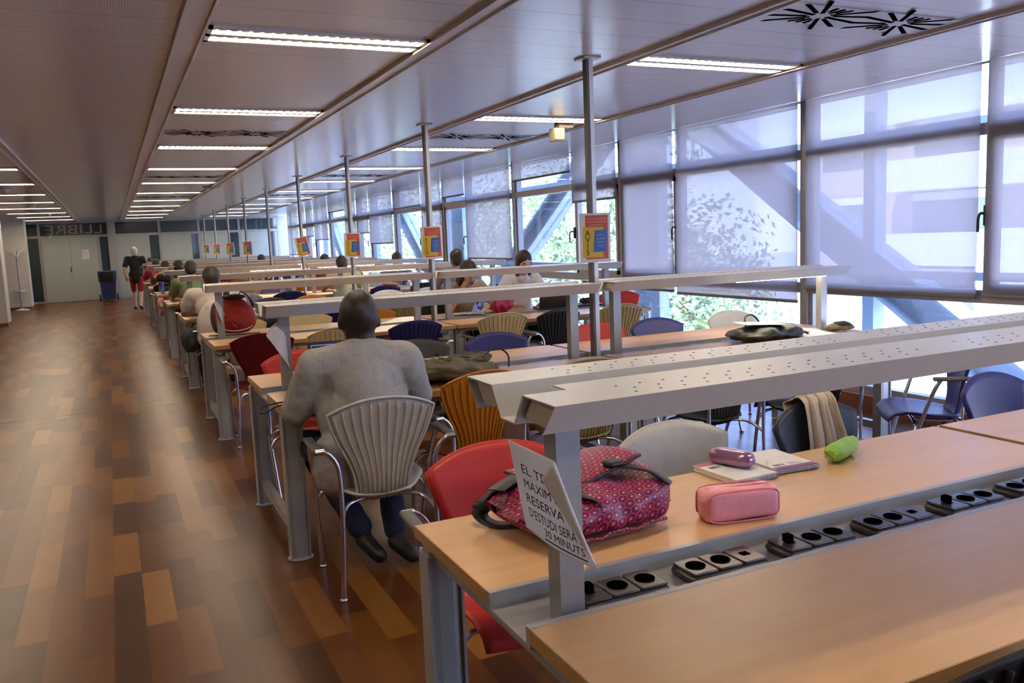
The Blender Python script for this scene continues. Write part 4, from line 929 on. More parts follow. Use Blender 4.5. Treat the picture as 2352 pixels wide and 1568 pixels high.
obj('button', B().ell((.0, .17, .11), (.018, .018, .014), 10), OLV2, t)
h = B(); h.tube(smooth_path([(.20, .02, .07), (.26, .06, .12), (.33, .10, .13), (.38, .09, .09), (.37, .05, .03)], 5), .005, 6); obj('drawstring', h, OLV2, t)
# laptop in front of the man
def laptop(x, y, rz, label, colour, scr=None, z=0.0, ang=18, sc=1.0):
    t = thing('laptop', label, 'laptop', (x, y, Z0 + z), rz); t.scale = (sc, sc, sc)
    obj('keyboard_base', B().bbox(-.17, .17, -.12, .12, 0, .02, .01), colour, t)
    k = B(); k.box(-.15, .15, -.03, .09, .02, .0205); obj('keys', k, BLACK, t)
    T = Matrix.Translation((0, .12, .018)) @ Matrix.Rotation(R(-ang), 4, 'X')
    l = B(); l.bbox(-.17, .17, -.006, .006, 0, .235, .005, 0, T); lid = obj('lid', l, colour, t)
    s_ = B(); s_.box(-.152, .152, -.0075, -.006, .02, .218, 0, T); sc_ = obj('screen', s_, scr or DARKM, lid)
    if scr:
        i_ = B()
        for a in range(7): i_.box(-.14 + .04 * a, -.115 + .04 * a, -.0082, -.0075, .15, .17 + .012 * (a % 3), 0, T)
        i_.box(-.15, .15, -.0082, -.0075, .195, .215, 0, T); obj('screen_icons', i_, BLACK, lid)
    return t
laptop(1.02, 4.12, R(-6), 'open dark laptop with a blue screen in front of the man in grey', DARKM, mat('blue_screen', (0.1, 0.1, 0.3), .3, emit=(0.16, 0.17, 0.62), es=.45), 0, 16)
h = B(); h.tube(smooth_path([(.90, 4.10, Z0 + .006), (.78, 4.02, Z0 + .008), (.66, 3.99, Z0 + .012), (.585, 3.985, Z0 + .004), (.555, 3.96, Z0 - .012), (.58, 3.93, Z0 - .016), (.64, 3.93, Z0 + .008), (.74, 3.97, Z0 + .008), (.86, 4.0, Z0 + .006)], 6), .0042, 8)
tag(obj('cable', h, BLACK), 'black cable looping over the left end of the second desk', 'cable')
laptop(4.02, 7.52, PI + R(-12), 'open laptop seen from behind in front of the dark-haired woman', mat('laptop_brown_black', (0.035, 0.03, 0.028), .4), None, 0, 14, 1.12)
# second desk, window half: black bag and papers
t = thing('shoulder_bag', 'flat black shoulder bag under loose papers on the second window-side desk', 'bag', (3.83, 4.24, Z0), R(4))
obj('bag_body', crumple(.52, .36, .095, 11, amp=.022), NYL, t)
h = B(); h.tube(smooth_path([(-.05, .12, .07), (-.02, .16, .14), (.06, .17, .15), (.12, .15, .08)], 5), .007, 6); obj('bag_handle', h, NYL, t)
h = B(); h.tube(smooth_path([(.20, -.05, .06), (.30, -.08, .03), (.34, -.02, .01), (.27, .05, .012)], 5), .008, 6); obj('bag_strap', h, NYL, t)
def sheets(x, y, z, rz, w, h, label, cat='paper', n=1, curve=0.0, grp=None, name='paper_sheet', tilt=0.0):
    b = B()
    for i in range(n): b.grid(lambda u, v: ((u - .5) * w + .004 * i, (v - .5) * h, .0009 * i + curve * math.sin(u * math.pi) + tilt * (u)), 8, 2, .0005, 0, None)
    o = obj(name, b, PAPER, None, (x, y, Z0 + z), rz); tag(o, label, cat, grp); return o
def lines_on(o, w, h, z, n=9, m_=None):
    b = B()
    for i in range(n): b.box(-w * .4, w * (.4 - .12 * ((i * 7) % 3)), h * (.38 - .085 * i), h * (.38 - .085 * i) + .0025, z, z + .0003)
    obj('print', b, m_ or mat('print_grey', (0.2, 0.16, 0.25), .6), o)
sheets(3.80, 4.26, .118, R(-18), .30, .21, 'white sheet of paper lying on top of the black shoulder bag', tilt=-.012)
def open_book(x, y, rz, w, h, label, z=0.0):
    t = thing('open_notebook', label, 'notebook', (x, y, Z0 + z), rz, 'open notebooks and books')
    for s in (-1, 1):
        b = B(); b.grid(lambda u, v: (s * w * u if s > 0 else -w * (1 - u), (v - .5) * h, .004 + .016 * math.sin(min(1, (u if s > 0 else 1 - u) * 2.4 + .25) * 1.5) * (1 - .75 * (u if s > 0 else 1 - u))), 12, 2, .003); p = obj('page_block', b, PAPER, t)
        l = B()
        for i in range(8): l.box(min(s * w * .15, s * w * .9), max(s * w * .15, s * w * .9), h * (.38 - .1 * i), h * (.38 - .1 * i) + .002, .0195, .0198) if False else l.grid(lambda u, v: (s * lerp(.15, .9, u if s > 0 else 1 - u) * w, h * (.38 - .1 * i) + .002 * v, .0052 + .016 * math.sin(min(1, lerp(.15, .9, u if s > 0 else 1 - u) * 2.4 + .25) * 1.5) * (1 - .75 * lerp(.15, .9, u if s > 0 else 1 - u))), 8, 1, 0)
        obj('print', l, mat('print_grey', (0.2, 0.16, 0.25), .6), p)
    obj('cover', B().bbox(-w - .004, w + .004, -h / 2 - .004, h / 2 + .004, 0, .003, .004), mat('teal_cover', (0.05, 0.16, 0.18), .4), t)
open_book(4.28, 4.42, R(-28), .17, .24, 'open book behind the black shoulder bag on the second window-side desk')
open_book(4.20, 4.16, R(-10), .17, .23, 'open notebook right of the black shoulder bag')
t = thing('pencil_case', 'folded khaki pouch at the window end of the second desk', 'pouch', (4.53, 4.28, Z0), R(-20))
obj('pouch_body', crumple(.20, .12, .05, 4, amp=.008), mat_noise('khaki_cloth', (0.14, 0.12, 0.07), (0.2, 0.17, 0.10), 20, .8), t); obj('pouch_flap', crumple(.10, .11, .03, 9, amp=.006), OLV2, t, (.02, 0, .035))
t = thing('plastic_bag', 'shiny black plastic bag lying on the black chair seat', 'bag', (3.70, 3.72, .452), R(-10)); obj('bag_body', crumple(.34, .30, .22, 6, amp=.05), mat('glossy_black_film', (0.015, 0.013, 0.02), .12), t)
# red backpack on the third desk
RBP = mat_noise('red_backpack_fabric', (0.33, 0.016, 0.010), (0.40, 0.024, 0.015), 12, .6, (1, 1, 1), .2); GRYB = mat('grey_mesh_fabric', (0.06, 0.075, 0.08), .7)
t = thing('backpack', 'red backpack standing on the left end of the third desk', 'backpack', (.925, 7.60, Z0), R(-12)); t.scale = (1.06, 1, 1.12)
b = B(); rings = []
for i in range(25):
    k = i / 24; z = .012 + .285 * k; e = max(.02, 1 - abs(2 * k - .86) ** 3.0 * .75 if k > .43 else 1 - abs((.43 - k) / .43) ** 3.2 * .40); ww = .165 * e; dd = .115 * (e ** .7)
    rings.append([((ww + .008 * math.sin(3 * a + 6 * k)) * math.cos(a), (dd + .006 * math.sin(4 * a + 9 * k)) * math.sin(a) - .02 * (1 - k), z) for a in [2 * math.pi * j / 32 for j in range(32)]])
b.loft(rings, True, True); obj('main_pouch', b, RBP, t)
obj('front_pocket', B().ell((-.01, -.075, .115), (.135, .070, .095), 18), RBP, t); obj('side_panel', B().ell((-.145, .03, .13), (.045, .095, .12), 16), GRYB, t)
h = B(); h.tube(smooth_path([(-.12, -.11, .085), (-.06, -.148, .045), (.02, -.155, .035), (.10, -.125, .045), (.14, -.07, .06)], 6), .0035, 6); obj('white_piping', h, PAPER, t)
obj('shoulder_strap', strap([(-.05, .0, .30), (-.04, .02, .345), (.02, .03, .345), (.06, .03, .33), (.13, .02, .28), (.165, .0, .20)], .05, .006), NYL, t)
obj('top_handle', strap([(.04, .0, .30), (.07, .0, .325), (.11, .0, .30)], .03, .006), NYL, t); obj('top_lid', B().ell((.0, .0, .285), (.10, .07, .022), 12), NYL, t)
w_ = B(); put_text(w_, 'Quechua', -.075, .095, .15, .022, lambda u, v: (u, -.086 - .055 * math.sqrt(max(0, 1 - (u / .135) ** 2 - ((v - .115) / .095) ** 2)) - .024, v - .18 * (u + .05))); obj('lettering', w_, NYL, t)
w_ = B(); w_.tube(smooth_path([(-.015, -.149, .09), (.005, -.150, .085), (.02, -.149, .062)], 4), .0018, 5); obj('logo_swoosh', w_, PAPER, t)
w_ = B(); w_.tube([(-.20, 0, .004), (.20, -.0, .004)], .004, 6) ; obj('loose_cord', w_, BLACK, t, (0, -.10, 0), 0)
# third desk, window half
open_book(3.12, 7.60, R(-20), .15, .21, 'open white notebook in front of the woman resting her head')
sheets(3.36, 7.66, .002, R(-35), .21, .15, 'loose white sheet beside the red handbag on the third desk', curve=.02)
RB2 = mat_noise('crimson_bag', (0.42, 0.012, 0.045), (0.55, 0.03, 0.08), 14, .35, (1, 1, 1), .5)
t = thing('handbag', 'crimson crumpled handbag standing on the third window-side desk', 'handbag', (3.40, 7.44, Z0), R(10)); obj('bag_body', crumple(.24, .14, .20, 21, amp=.016), RB2, t)
h = B(); h.tube(smooth_path([(-.08, 0, .16), (-.05, 0, .23), (.05, 0, .23), (.08, 0, .16)], 5), .007, 6); obj('bag_handle', h, OLV2, t)
t = thing('binder', 'black and white patterned folder with a pouch on the third window-side desk', 'folder', (4.42, 7.52, Z0), R(-6)); obj('cover', B().bbox(-.15, .15, -.11, .11, 0, .02, .01), NYL, t)
b = B()
for i in range(10): b.box(-.13 + .027 * i, -.118 + .027 * i, -.09 + .01 * (i % 3), .09 - .012 * (i % 2), .02, .0205)
obj('pattern', b, PAPER, t); obj('pouch', crumple(.16, .09, .06, 31, amp=.01), NYL, t, (.0, .02, .02))
# fourth and farther desks: bottles and papers
def bottle(x, y, label, col=(0.45, 0.5, 0.6), lab=(0.03, 0.04, 0.45), h=.30):
    t = thing('water_bottle', label, 'bottle', (x, y, Z0), 0, 'plastic water bottles on the desks')
    s = h / .30; pm = m_glass('bottle_plastic', (0.80, 0.86, 0.95), .12, .05)
    obj('bottle_body', B().lathe([(.0, 0), (.034 * s, .002), (.038 * s, .02), (.036 * s, .10), (.038 * s, .12), (.038 * s, .19 * s), (.030 * s, .23 * s), (.014, .262 * s), (.013, .275 * s)], 18), pm, t)
    obj('bottle_label', B().lathe([(.0385 * s, .12 * s), (.0385 * s, .19 * s)], 18), mat('label_blue', lab, .4), t)
    obj('cap', B().lathe([(.0, .275 * s), (.015, .275 * s), (.015, .295 * s), (.0, .30 * s)], 12), mat('cap_blue', (0.03, 0.06, 0.5), .4), t)
bottle(.83, 10.02, 'blue-labelled water bottle beside the post of the fourth desk row'); bottle(.75, 15.78, 'blue-capped water bottle at the aisle end of the sixth desk row'); bottle(2.35, 13.2, 'water bottle on the fifth desk row behind the seated reader in pale yellow')
sheets(.86, 9.86, .0, R(10), .21, .15, 'white sheet with green print beside the water bottle on the fourth desk')
h = B(); h.tube(smooth_path([(.70, 9.90, Z0 + .004), (.73, 9.86, Z0 + .008), (.76, 9.91, Z0 + .004), (.79, 9.88, Z0 + .006)], 4), .005, 6); tag(obj('keyring', h, DARKM), 'small dark keys on the aisle end of the fourth desk', 'keys')
sheets(.90, 15.62, .0, R(-5), .24, .20, 'crumpled white paper on the sixth desk by the bottle', curve=.06)
sheets(.85, 21.5, .0, R(30), .22, .20, 'white sheet on the aisle end of the eighth desk', curve=.03)
sheets(2.9, 10.0, .0, R(0), .6, .20, 'row of white papers along the fourth desk')
sheets(2.0, 13.1, .0, R(0), .5, .22, 'white papers along the fifth desk')
# wheelie bin at the back
BIN = mat_noise('navy_bin_plastic', (0.014, 0.025, 0.11), (0.02, 0.032, 0.13), 9, .5)
t = thing('wheeled_bin', 'navy wheeled bin with a black bin liner beside the double door', 'bin', (-.14, 29.35, 0), 0)
b = B(); b.loft([[(sx_ * w, sy_ * d, z) for sx_, sy_ in ((-1, -1), (1, -1), (1, 1), (-1, 1))] for w, d, z in ((.19, .20, .05), (.25, .26, .90))], True, True, 0, None, False); obj('bin_body', b, BIN, t)
b = B(); b.bbox(-.27, .27, -.28, .28, .895, .935, .02); obj('bin_rim', b, mat('bin_rim_blue', (0.03, 0.07, 0.30), .5), t)
b = B(); b.loft([[(w * math.cos(a) * (abs(math.cos(a)) ** 5 + abs(math.sin(a)) ** 5) ** -.2, (w + .01) * math.sin(a) * (abs(math.cos(a)) ** 5 + abs(math.sin(a)) ** 5) ** -.2, z + .012 * math.sin(5 * a)) for a in [2 * math.pi * k / 28 for k in range(28)]] for w, z in ((.255, .60), (.268, .72), (.275, .84), (.272, .91))], True, False); obj('bin_liner', b, mat('bin_liner_black', (0.012, 0.012, 0.012), .3), t)
for s in (-1, 1): obj('wheel', B().lathe([(.0, -.025), (.09, -.025), (.10, -.012), (.10, .012), (.09, .025), (.0, .025)], 20, 0, Matrix.Translation((s * .25, .17, .10)) @ Matrix.Rotation(PI / 2, 4, 'Y')), BLACK, t)
# backpacks hanging on far chairs
t = thing('backpack', 'dark backpack hanging on the chair of the reader in white', 'backpack', (.68, 9.25, .44), R(20)); obj('pouch', crumple(.18, .16, .26, 41, amp=.02), mat_noise('dark_teal_cloth', (0.02, 0.035, 0.04), (0.05, 0.04, 0.04), 6, .7), t); obj('strap', strap([(0, 0, .24), (.02, .02, .30), (.05, .02, .27)], .03), NYL, t)
t = thing('carrier_bag', 'white and red carrier bag hanging by the sixth desk end', 'bag', (.70, 15.2, .42), 0); obj('bag_body', crumple(.14, .16, .30, 43, amp=.02), mat_noise('printed_bag', (0.5, 0.45, 0.45), (0.4, 0.06, 0.05), 14, .5), t)

# ------------------------------------------------------------------ people
def skin(name, c): return mat_noise('skin_' + name, c, tuple(min(1, x * 1.15) for x in c), 40, .5, (1, 1, 1), .05)
def cloth(name, c, k=1.25, sc=60): return mat_noise('cloth_' + name, c, tuple(min(1, x * k) for x in c), sc, .85, (1, 1, 1), .15)
def cap(b, p0, p1, r0, r1, n=14, fl=1.0):
    p0 = Vector(p0); p1 = Vector(p1); d = (p1 - p0); L = d.length; d = d / L; pts = []; rr = []
    for a in (80, 55, 30): pts.append(p0 - d * r0 * math.sin(R(a))); rr.append(r0 * math.cos(R(a)))
    for k in range(5): pts.append(p0.lerp(p1, k / 4)); rr.append(lerp(r0, r1, k / 4))
    for a in (30, 55, 80): pts.append(p1 + d * r1 * math.sin(R(a))); rr.append(r1 * math.cos(R(a)))
    b.tube(pts, rr, n)
def remesh(o, vox, it=3, folds=0.0, seed=0):
    m = o.modifiers.new('union', 'REMESH'); m.mode = 'VOXEL'; m.voxel_size = vox; m.use_smooth_shade = True
    s = o.modifiers.new('smooth', 'SMOOTH'); s.iterations = it; s.factor = .6
    if folds:
        tx = bpy.data.textures.new('folds', 'CLOUDS'); tx.noise_scale = .11; d = o.modifiers.new('folds', 'DISPLACE'); d.texture = tx; d.strength = folds; d.texture_coords = 'LOCAL'; d.mid_level = .5
    return o
def hand(b, w, d, side, s=1.0, curlk=.5, up=Vector((0, 0, 1))):
    # palm and five fingers from wrist w towards direction d
    w = Vector(w); d = Vector(d).normalized(); sd = d.cross(up).normalized() * side; dn = -up
    cap(b, w, w + d * .035 * s, .022 * s, .026 * s, 10)
    for k in range(4):
        r0 = w + d * .035 * s + sd * (-.021 + .0135 * k) * s; cap(b, r0, r0 + d * .045 * s, .0135 * s, .0115 * s, 8)
        a = r0 + d * .045 * s; L = (.040, .046, .042, .032)[k] * s; m_ = a + (d * math.cos(curlk * .6) + dn * math.sin(curlk * .6)) * L * .55; e = m_ + (d * math.cos(curlk * 1.5) + dn * math.sin(curlk * 1.5)) * L * .6
        cap(b, a, m_, .0092 * s, .0085 * s, 8); cap(b, m_, e, .0085 * s, .0072 * s, 8)
    r0 = w + d * .02 * s + sd * -.024 * s; m_ = r0 + (d * .7 - sd * .7) * .035 * s + dn * .008; cap(b, r0, m_, .013 * s, .0105 * s, 8); cap(b, m_, m_ + (d * .95 - sd * .25) * .03 * s + dn * .006, .0100 * s, .0085 * s, 8)
def head(b, c, s, tilt, yaw=0.0):
    # skull, jaw, nose, brow, lips and ears; face looks along +y before yaw and tilt
    Rm = Euler((tilt, 0, yaw)).to_matrix(); c = Vector(c); P = lambda x, y, z: c + Rm @ Vector((x * s, y * s, z * s)); ro = (tilt, 0, yaw)
    b.ell(P(0, -.012, .025), (.078 * s, .095 * s, .098 * s), 16, 0, None, ro); b.ell(P(0, .018, -.035), (.060 * s, .070 * s, .078 * s), 14, 0, None, ro)
    b.ell(P(0, .055, -.080), (.028 * s, .026 * s, .024 * s), 10, 0, None, ro); b.ell(P(0, .088, -.028), (.011 * s, .022 * s, .016 * s), 8, 0, None, ro); b.ell(P(0, .082, -.008), (.008 * s, .014 * s, .026 * s), 8, 0, None, ro)
    b.ell(P(0, .077, .022), (.05 * s, .014 * s, .010 * s), 10, 0, None, ro); b.ell(P(0, .080, -.057), (.022 * s, .010 * s, .007 * s), 8, 0, None, ro)
    for e in (-1, 1): b.ell(P(e * .078, -.008, -.008), (.010 * s, .018 * s, .030 * s), 8, 0, None, ro); b.ell(P(e * .045, .055, -.025), (.022 * s, .022 * s, .022 * s), 8, 0, None, ro)
    return P, ro
EYEW = mat('eye_white', (0.65, 0.62, 0.6), .2); EYED = mat('eye_dark', (0.02, 0.012, 0.01), .15); LIP = mat('lips', (0.35, 0.10, 0.09), .5); BROW = mat('eyebrow_dark', (0.02, 0.015, 0.012), .8)
def person(label, loc, rz, J, sk, hair=None, shirt=None, legs=None, shoes=None, hs=1.0, tilt=-.35, yaw=0.0, vox=.011, bulk=1.0, hairlen='short', sleeve='short', face=True, curlk=.6, fold=.012, skirt=None, group='readers at the desks', hem=None):
    t = thing('person', label, 'person', loc, rz, group)
    g = lambda k: Vector(J[k]); b = B()
    P, ro = head(b, g('head'), hs, tilt, yaw)
    nk = J.get('nk', 1.0); cap(b, g('neck') + Vector((0, 0, -.04)), g('head') + Vector((0, -.02, -.03)), .056 * nk * (.75 + .25 * bulk), .052 * nk * (.6 + .4 * bulk), 14)
    ch = g('chest'); pe = g('pelvis'); b.ell(ch, (.13 * bulk, .09 * bulk, .14), 14); b.ell(pe, (.13 * bulk, .10 * bulk, .11), 12); cap(b, pe, ch, .10 * bulk, .11 * bulk)
    for s, S_ in ((-1, 'L'), (1, 'R')):
        sh, el, wr, ha = g('sh' + S_), g('el' + S_), g('wr' + S_), g('ha' + S_)
        cap(b, ch + Vector((0, 0, .08)), sh, .06 * bulk, .052 * bulk); cap(b, sh, el, .046 * bulk, .036 * bulk); cap(b, el, wr, .037 * bulk, .025 * (.6 + .4 * bulk)); hand(b, wr, ha - wr, s, 1.0, curlk)
        hp, kn, an = g('hip' + S_), g('kn' + S_), g('an' + S_); cap(b, hp, kn, .072 * bulk, .052 * bulk); cap(b, kn, an, .050 * bulk, .034)
        cap(b, an + Vector((0, 0, 0)), an + (g('toe' + S_) - an) * .8, .034, .026)
    remesh(obj('body', b, sk, t), vox, 2)
    if face:
        for e in (-1, 1):
            o = B(); o.ell(P(e * .031, .0705, .004), (.0125 * hs, .010 * hs, .007 * hs), 8, 0, None, ro); ey = obj('eye', o, EYEW, t); o = B(); o.ell(P(e * .031, .0795, .003), (.0055 * hs, .003, .0055 * hs), 8, 0, None, ro); obj('iris', o, EYED, ey)
            o = B(); o.ell(P(e * .033, .083, .026), (.019 * hs, .006, .0042 * hs), 8, 0, None, ro); obj('eyebrow', o, BROW, t)
        o = B(); o.ell(P(0, .0885, -.058), (.020 * hs, .006, .0055 * hs), 8, 0, None, ro); obj('mouth', o, LIP, t)
    if hair:
        h = B(); h.ell(P(0, -.022, .040), (.087 * hs, .100 * hs, .096 * hs), 18, 0, None, ro); h.ell(P(0, -.05, -.01), (.078 * hs, .07 * hs, .085 * hs), 14, 0, None, ro)
        if hairlen == 'long':
            for e in (-1, 1): h.ell(P(e * .072, -.01, -.05), (.020 * hs, .045 * hs, .10 * hs), 10, 0, None, ro)
            h.ell(P(0, -.085, -.09), (.07 * hs, .04 * hs, .11 * hs), 12, 0, None, ro)
        o = remesh(obj('hair', h, hair, t), vox * .8, 2, .008)
    if shirt:
        s_ = B(); f = 1.12 * bulk; s_.ell(ch + Vector((0, 0, .01)), (.150 * f, .105 * f, .16), 18); cap(s_, pe + Vector((0, 0, -.06)), ch, .118 * f * 1.05, .122 * f, 20); s_.ell(pe + Vector((0, 0, .04)), (.165 * f, .125 * f, .13), 16)
        if J.get('belly'): s_.ell(g('belly'), J['belly_r'], 18)
        cap(s_, g('neck') + Vector((0, -.005, -.055)), g('neck') + Vector((0, 0, -.012)), .082 * (.7 + .3 * bulk), .062 * (.6 + .4 * bulk), 16)
        for S_ in 'LR':
            sh, el, wr = g('sh' + S_), g('el' + S_), g('wr' + S_); cap(s_, ch + Vector((0, -.01, .09)), sh, .078 * f, .066 * f); k = J.get('sl', .62)
            if sleeve == 'short': cap(s_, sh, sh.lerp(el, k), .064 * f, .060 * f)
            elif sleeve == 'elbow': cap(s_, sh, el, .066 * f, .058 * f); cap(s_, el, el.lerp(wr, .22), .058 * f, .056 * f)
            elif sleeve == 'long': cap(s_, sh, el, .060 * f, .046 * f); cap(s_, el, wr, .046 * f, .034 * f)
        if hem: s_.ell(hem[0], hem[1], 14)
        remesh(obj('shirt', s_, shirt, t), vox, 3, fold)
    if legs:
        l = B(); cap(l, pe + Vector((-.05, 0, -.03)), pe + Vector((.05, 0, -.03)), .115 * bulk, .115 * bulk)
        for S_ in 'LR':
            hp, kn, an = g('hip' + S_), g('kn' + S_), g('an' + S_); e = J.get('leglen', 1.0); cap(l, hp, kn if e >= 1 else hp.lerp(kn, e * 2), .086 * bulk, .066 * bulk)
            if e >= 1: cap(l, kn, kn.lerp(an, .93), .064 * bulk, .056)
        remesh(obj('shorts' if J.get('leglen', 1) < 1 else 'trousers', l, legs, t), vox, 3, fold)
    for S_ in 'LR':
        an, to = g('an' + S_), g('toe' + S_); o = B(); cap(o, an + Vector((0, 0, -.025)), to, .044, .036); remesh(obj('shoe', o, shoes or BLACK, t), vox, 2)
    return t
def seated(lean=.10, reach=.42, look=0.0, h=0.0, w=1.0, arms='table'):
    J = dict(pelvis=(0, -.06, .54), chest=(0, -.06 + lean, .90 + h), neck=(0, -.04 + lean * 1.5, 1.09 + h), head=(0, -.0 + lean * 2.0, 1.195 + h),
             shL=(-.19 * w, -.05 + lean * 1.3, 1.03 + h), shR=(.19 * w, -.05 + lean * 1.3, 1.03 + h), elL=(-.28 * w, .14 + lean, .82), elR=(.28 * w, .14 + lean, .82), wrL=(-.12, reach - .04, .795), wrR=(.12, reach - .04, .795), haL=(-.07, reach + .05, .785), haR=(.07, reach + .05, .785),
             hipL=(-.10, -.04, .53), hipR=(.10, -.04, .53), knL=(-.15, .36, .53), knR=(.15, .36, .53), anL=(-.14, .32, .10), anR=(.14, .32, .10), toeL=(-.15, .46, .045), toeR=(.15, .46, .045))
    return J
DK = skin('dark', (0.015, 0.009, 0.007)); TAN_ = skin('tan', (0.42, 0.23, 0.14)); FAIR = skin('fair', (0.55, 0.33, 0.24)); BRNS = skin('brown', (0.24, 0.12, 0.07))
HB = mat_noise('dark_hair', (0.008, 0.006, 0.005), (0.03, 0.022, 0.018), 90, .55, (1, 1, .3), .5); HG = mat_noise('white_hair', (0.5, 0.48, 0.44), (0.62, 0.6, 0.56), 60, .7, (1, 1, 1), .4)
# man in grey, seated with his back to the viewer
J = dict(pelvis=(0, .01, .56), chest=(0, .045, .89), neck=(.01, .075, 1.06), head=(.01, .095, 1.150), nk=1.22, shL=(-.20, .05, .968), shR=(.20, .05, .965), elL=(-.285, .15, .755), elR=(.285, .17, .765), wrL=(-.16, .42, .80), wrR=(.16, .42, .80), haL=(-.08, .50, .79), haR=(.08, .50, .79),
         hipL=(-.12, .02, .53), hipR=(.12, .02, .53), knL=(-.21, .40, .54), knR=(.17, .42, .54), anL=(-.02, .16, .13), anR=(.12, .08, .12), toeL=(.03, .05, .05), toeR=(.17, -.02, .05), belly=(0, .07, .74), belly_r=(.215, .17, .24), sl=.9)
HEATH = cloth('grey_heather', (0.30, 0.29, 0.28), 1.3, 130)
t = person('man in grey short-sleeved shirt, back to the viewer, at the second desk', (.975, 3.64, 0), R(-4), J, DK, None, HEATH, cloth('navy_denim', (0.012, 0.016, 0.05)), BLACK, 1.13, -.12, 0, .009, 1.10, 'none', 'elbow', True, .7, .022, None, 'readers at the desks', ((-.155, .0, .52), (.10, .13, .15)))
# reader in white
WSH = cloth('white_cotton', (0.62, 0.55, 0.52), 1.1, 30)
def rd(x, y, rz, label, J, sk, hr, sh, **kw): return person(label, (x, y, 0), rz, J, sk, hr, sh, cloth('dark_trousers', (0.02, 0.02, 0.03)), BLACK, vox=kw.pop('vox', .016), **kw)
J = seated(.20, .42, 0, -.02, 1.08); J['head'] = (.0, .36, 1.16); J['neck'] = (0, .26, 1.08); rd(.95, 9.28, R(-3), 'reader in a white T-shirt hunched over the fourth desk, back to viewer', J, TAN_, HB, WSH, tilt=-.7, bulk=1.2, fold=.02, hs=1.1, hem=((0, -.09, .66), (.21, .17, .32)))
J = seated(.10, .42, 0, .02); rd(.98, 12.30, R(-4), 'reader in a sage green top with dark hair at the fifth desk', J, TAN_, HB, cloth('sage_green', (0.16, 0.21, 0.10)), tilt=-.3)
J = seated(.14, .42, 0, .0); J['elL'] = (-.38, .12, 1.06); J['wrL'] = (-.16, .22, 1.19); J['haL'] = (-.08, .20, 1.22); J['elR'] = (.36, .12, 1.08); J['wrR'] = (.15, .20, 1.20); J['haR'] = (.06, .18, 1.22)
rd(1.02, 15.15, R(-3), 'reader in a black top with raised elbows and hands behind the head', J, TAN_, HB, cloth('black_cotton', (0.010, 0.010, 0.011)), tilt=-.2)
J = seated(.14, .42, 0, -.04); rd(.98, 18.05, 0, 'dark-haired reader bent low at the seventh desk row', J, TAN_, HB, cloth('dull_brown', (0.10, 0.05, 0.04)), tilt=-.6, vox=.02)
J = seated(.12, .42, 0, -.02); rd(.94, 20.9, 0, 'reader in a red top at the aisle end of the eighth desk row', J, TAN_, HB, cloth('crimson', (0.30, 0.012, 0.02)), tilt=-.5, vox=.02)
J = seated(.10, .42, 0, -.01); rd(1.05, 26.65, 0, 'distant dark-haired reader whose head shows against the back wall', J, TAN_, HB, cloth('black_cotton', (0.01, 0.01, 0.01)), tilt=-.3, vox=.02)
J = seated(.06, .42, 0, -.01); rd(3.08, 12.25, 0, 'reader in a pale yellow T-shirt on a grey ribbed chair', J, TAN_, HB, cloth('pale_yellow', (0.42, 0.38, 0.20)), tilt=-.2)
J = seated(.06, .40, 0, .05); rd(3.74, 9.30, 0, 'broad reader in a mauve-grey shirt at the fourth desk, back to viewer', J, BRNS, HB, cloth('mauve_grey', (0.20, 0.17, 0.26)), tilt=-.15, bulk=1.12)
J = seated(.10, .42, 0, -.02); rd(4.36, 13.9, PI, 'dark-haired reader facing the viewer far back by the window', J, TAN_, HB, cloth('grey_cotton', (0.12, 0.12, 0.13)), tilt=-.5)
J = seated(.10, .42, 0, -.03); rd(3.85, 17.0, PI, 'reader facing the viewer behind the sixth desk row', J, TAN_, HB, cloth('maroon', (0.15, 0.03, 0.03)), tilt=-.5, vox=.02)
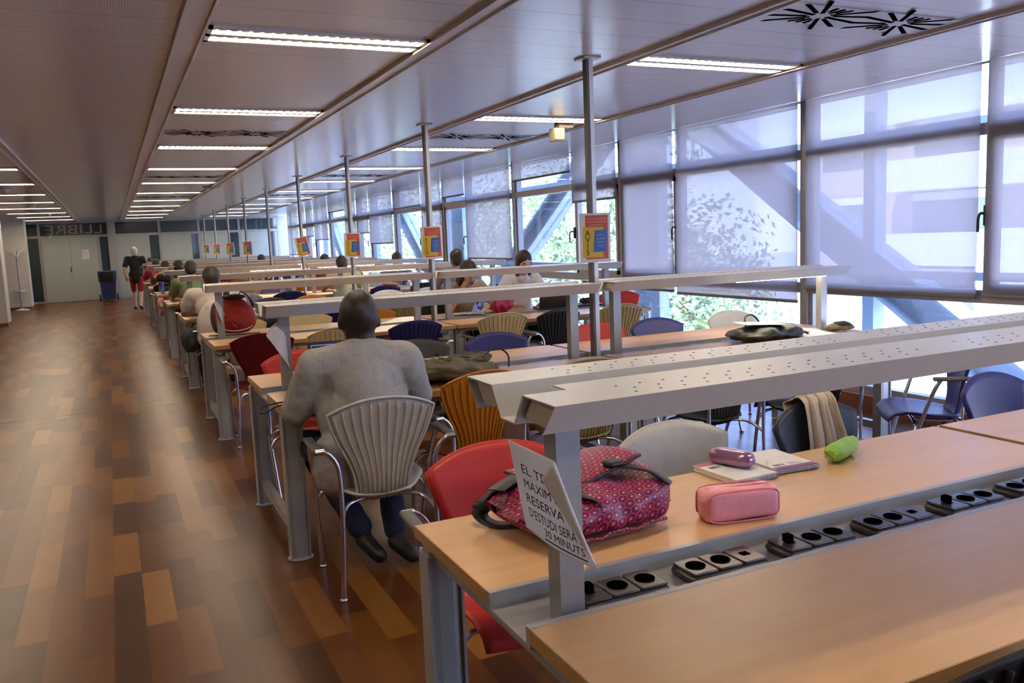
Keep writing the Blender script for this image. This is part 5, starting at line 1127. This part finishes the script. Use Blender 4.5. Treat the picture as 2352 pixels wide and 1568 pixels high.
J = seated(.10, .42, 0, -.01); rd(3.05, 19.7, PI, 'reader facing the viewer behind the seventh desk row', J, TAN_, HB, cloth('dark_blue_cotton', (0.02, 0.03, 0.10)), tilt=-.6, vox=.02)
# woman resting her head on her hand
J = seated(.16, .36, 0, -.03); J['elR'] = (.24, .28, .80); J['wrR'] = (.11, .33, 1.01); J['haR'] = (.06, .33, 1.10); J['head'] = (.03, .31, 1.145); J['neck'] = (.02, .22, 1.05); J['wrL'] = (-.16, .36, .80); J['haL'] = (-.10, .42, .79)
rd(3.22, 8.18, PI + R(10), 'woman in a beige top leaning her head on her hand over a notebook', J, TAN_, HB, cloth('beige_top', (0.34, 0.26, 0.18)), tilt=-.5, hairlen='long', vox=.013)
# woman at the laptop
J = seated(.06, .42, 0, .02, .84); J['wrL'] = (-.06, .42, .80); J['haL'] = (.0, .50, .79); J['wrR'] = (.22, .34, .80); J['haR'] = (.12, .42, .79); J['elR'] = (.34, .12, .84)
rd(3.93, 8.08, PI + R(-4), 'woman with dark hair and a white top facing the viewer at a laptop', J, FAIR, HB, cloth('white_blouse', (0.62, 0.60, 0.62), 1.1), tilt=-.28, hairlen='long', vox=.011, bulk=.85)
# man walking down the aisle
J = dict(pelvis=(0, 0, .88), chest=(0, .03, 1.20), neck=(0, .04, 1.38), head=(0, .06, 1.49), shL=(-.18, .02, 1.32), shR=(.18, .02, 1.32), elL=(-.24, -.12, 1.08), elR=(.24, .10, 1.06), wrL=(-.23, -.06, .86), wrR=(.22, .30, 1.0), haL=(-.22, .0, .78), haR=(.20, .38, .98),
         hipL=(-.09, 0, .84), hipR=(.09, 0, .84), knL=(-.10, .16, .47), knR=(.09, -.02, .46), anL=(-.10, .12, .09), anR=(.09, -.26, .13), toeL=(-.11, .26, .045), toeR=(.10, -.14, .05), leglen=.42, sl=.7)
person('white-haired person in a black top and red shorts walking away down the aisle', (.55, 23.5, 0), R(-10), J, FAIR, HG, cloth('black_cotton', (0.010, 0.010, 0.011)), cloth('red_shorts', (0.26, 0.008, 0.015)), BLACK, 1.0, 0, 0, .014, .98, 'short', 'short', True, .5, .012, None, 'people in the aisle')
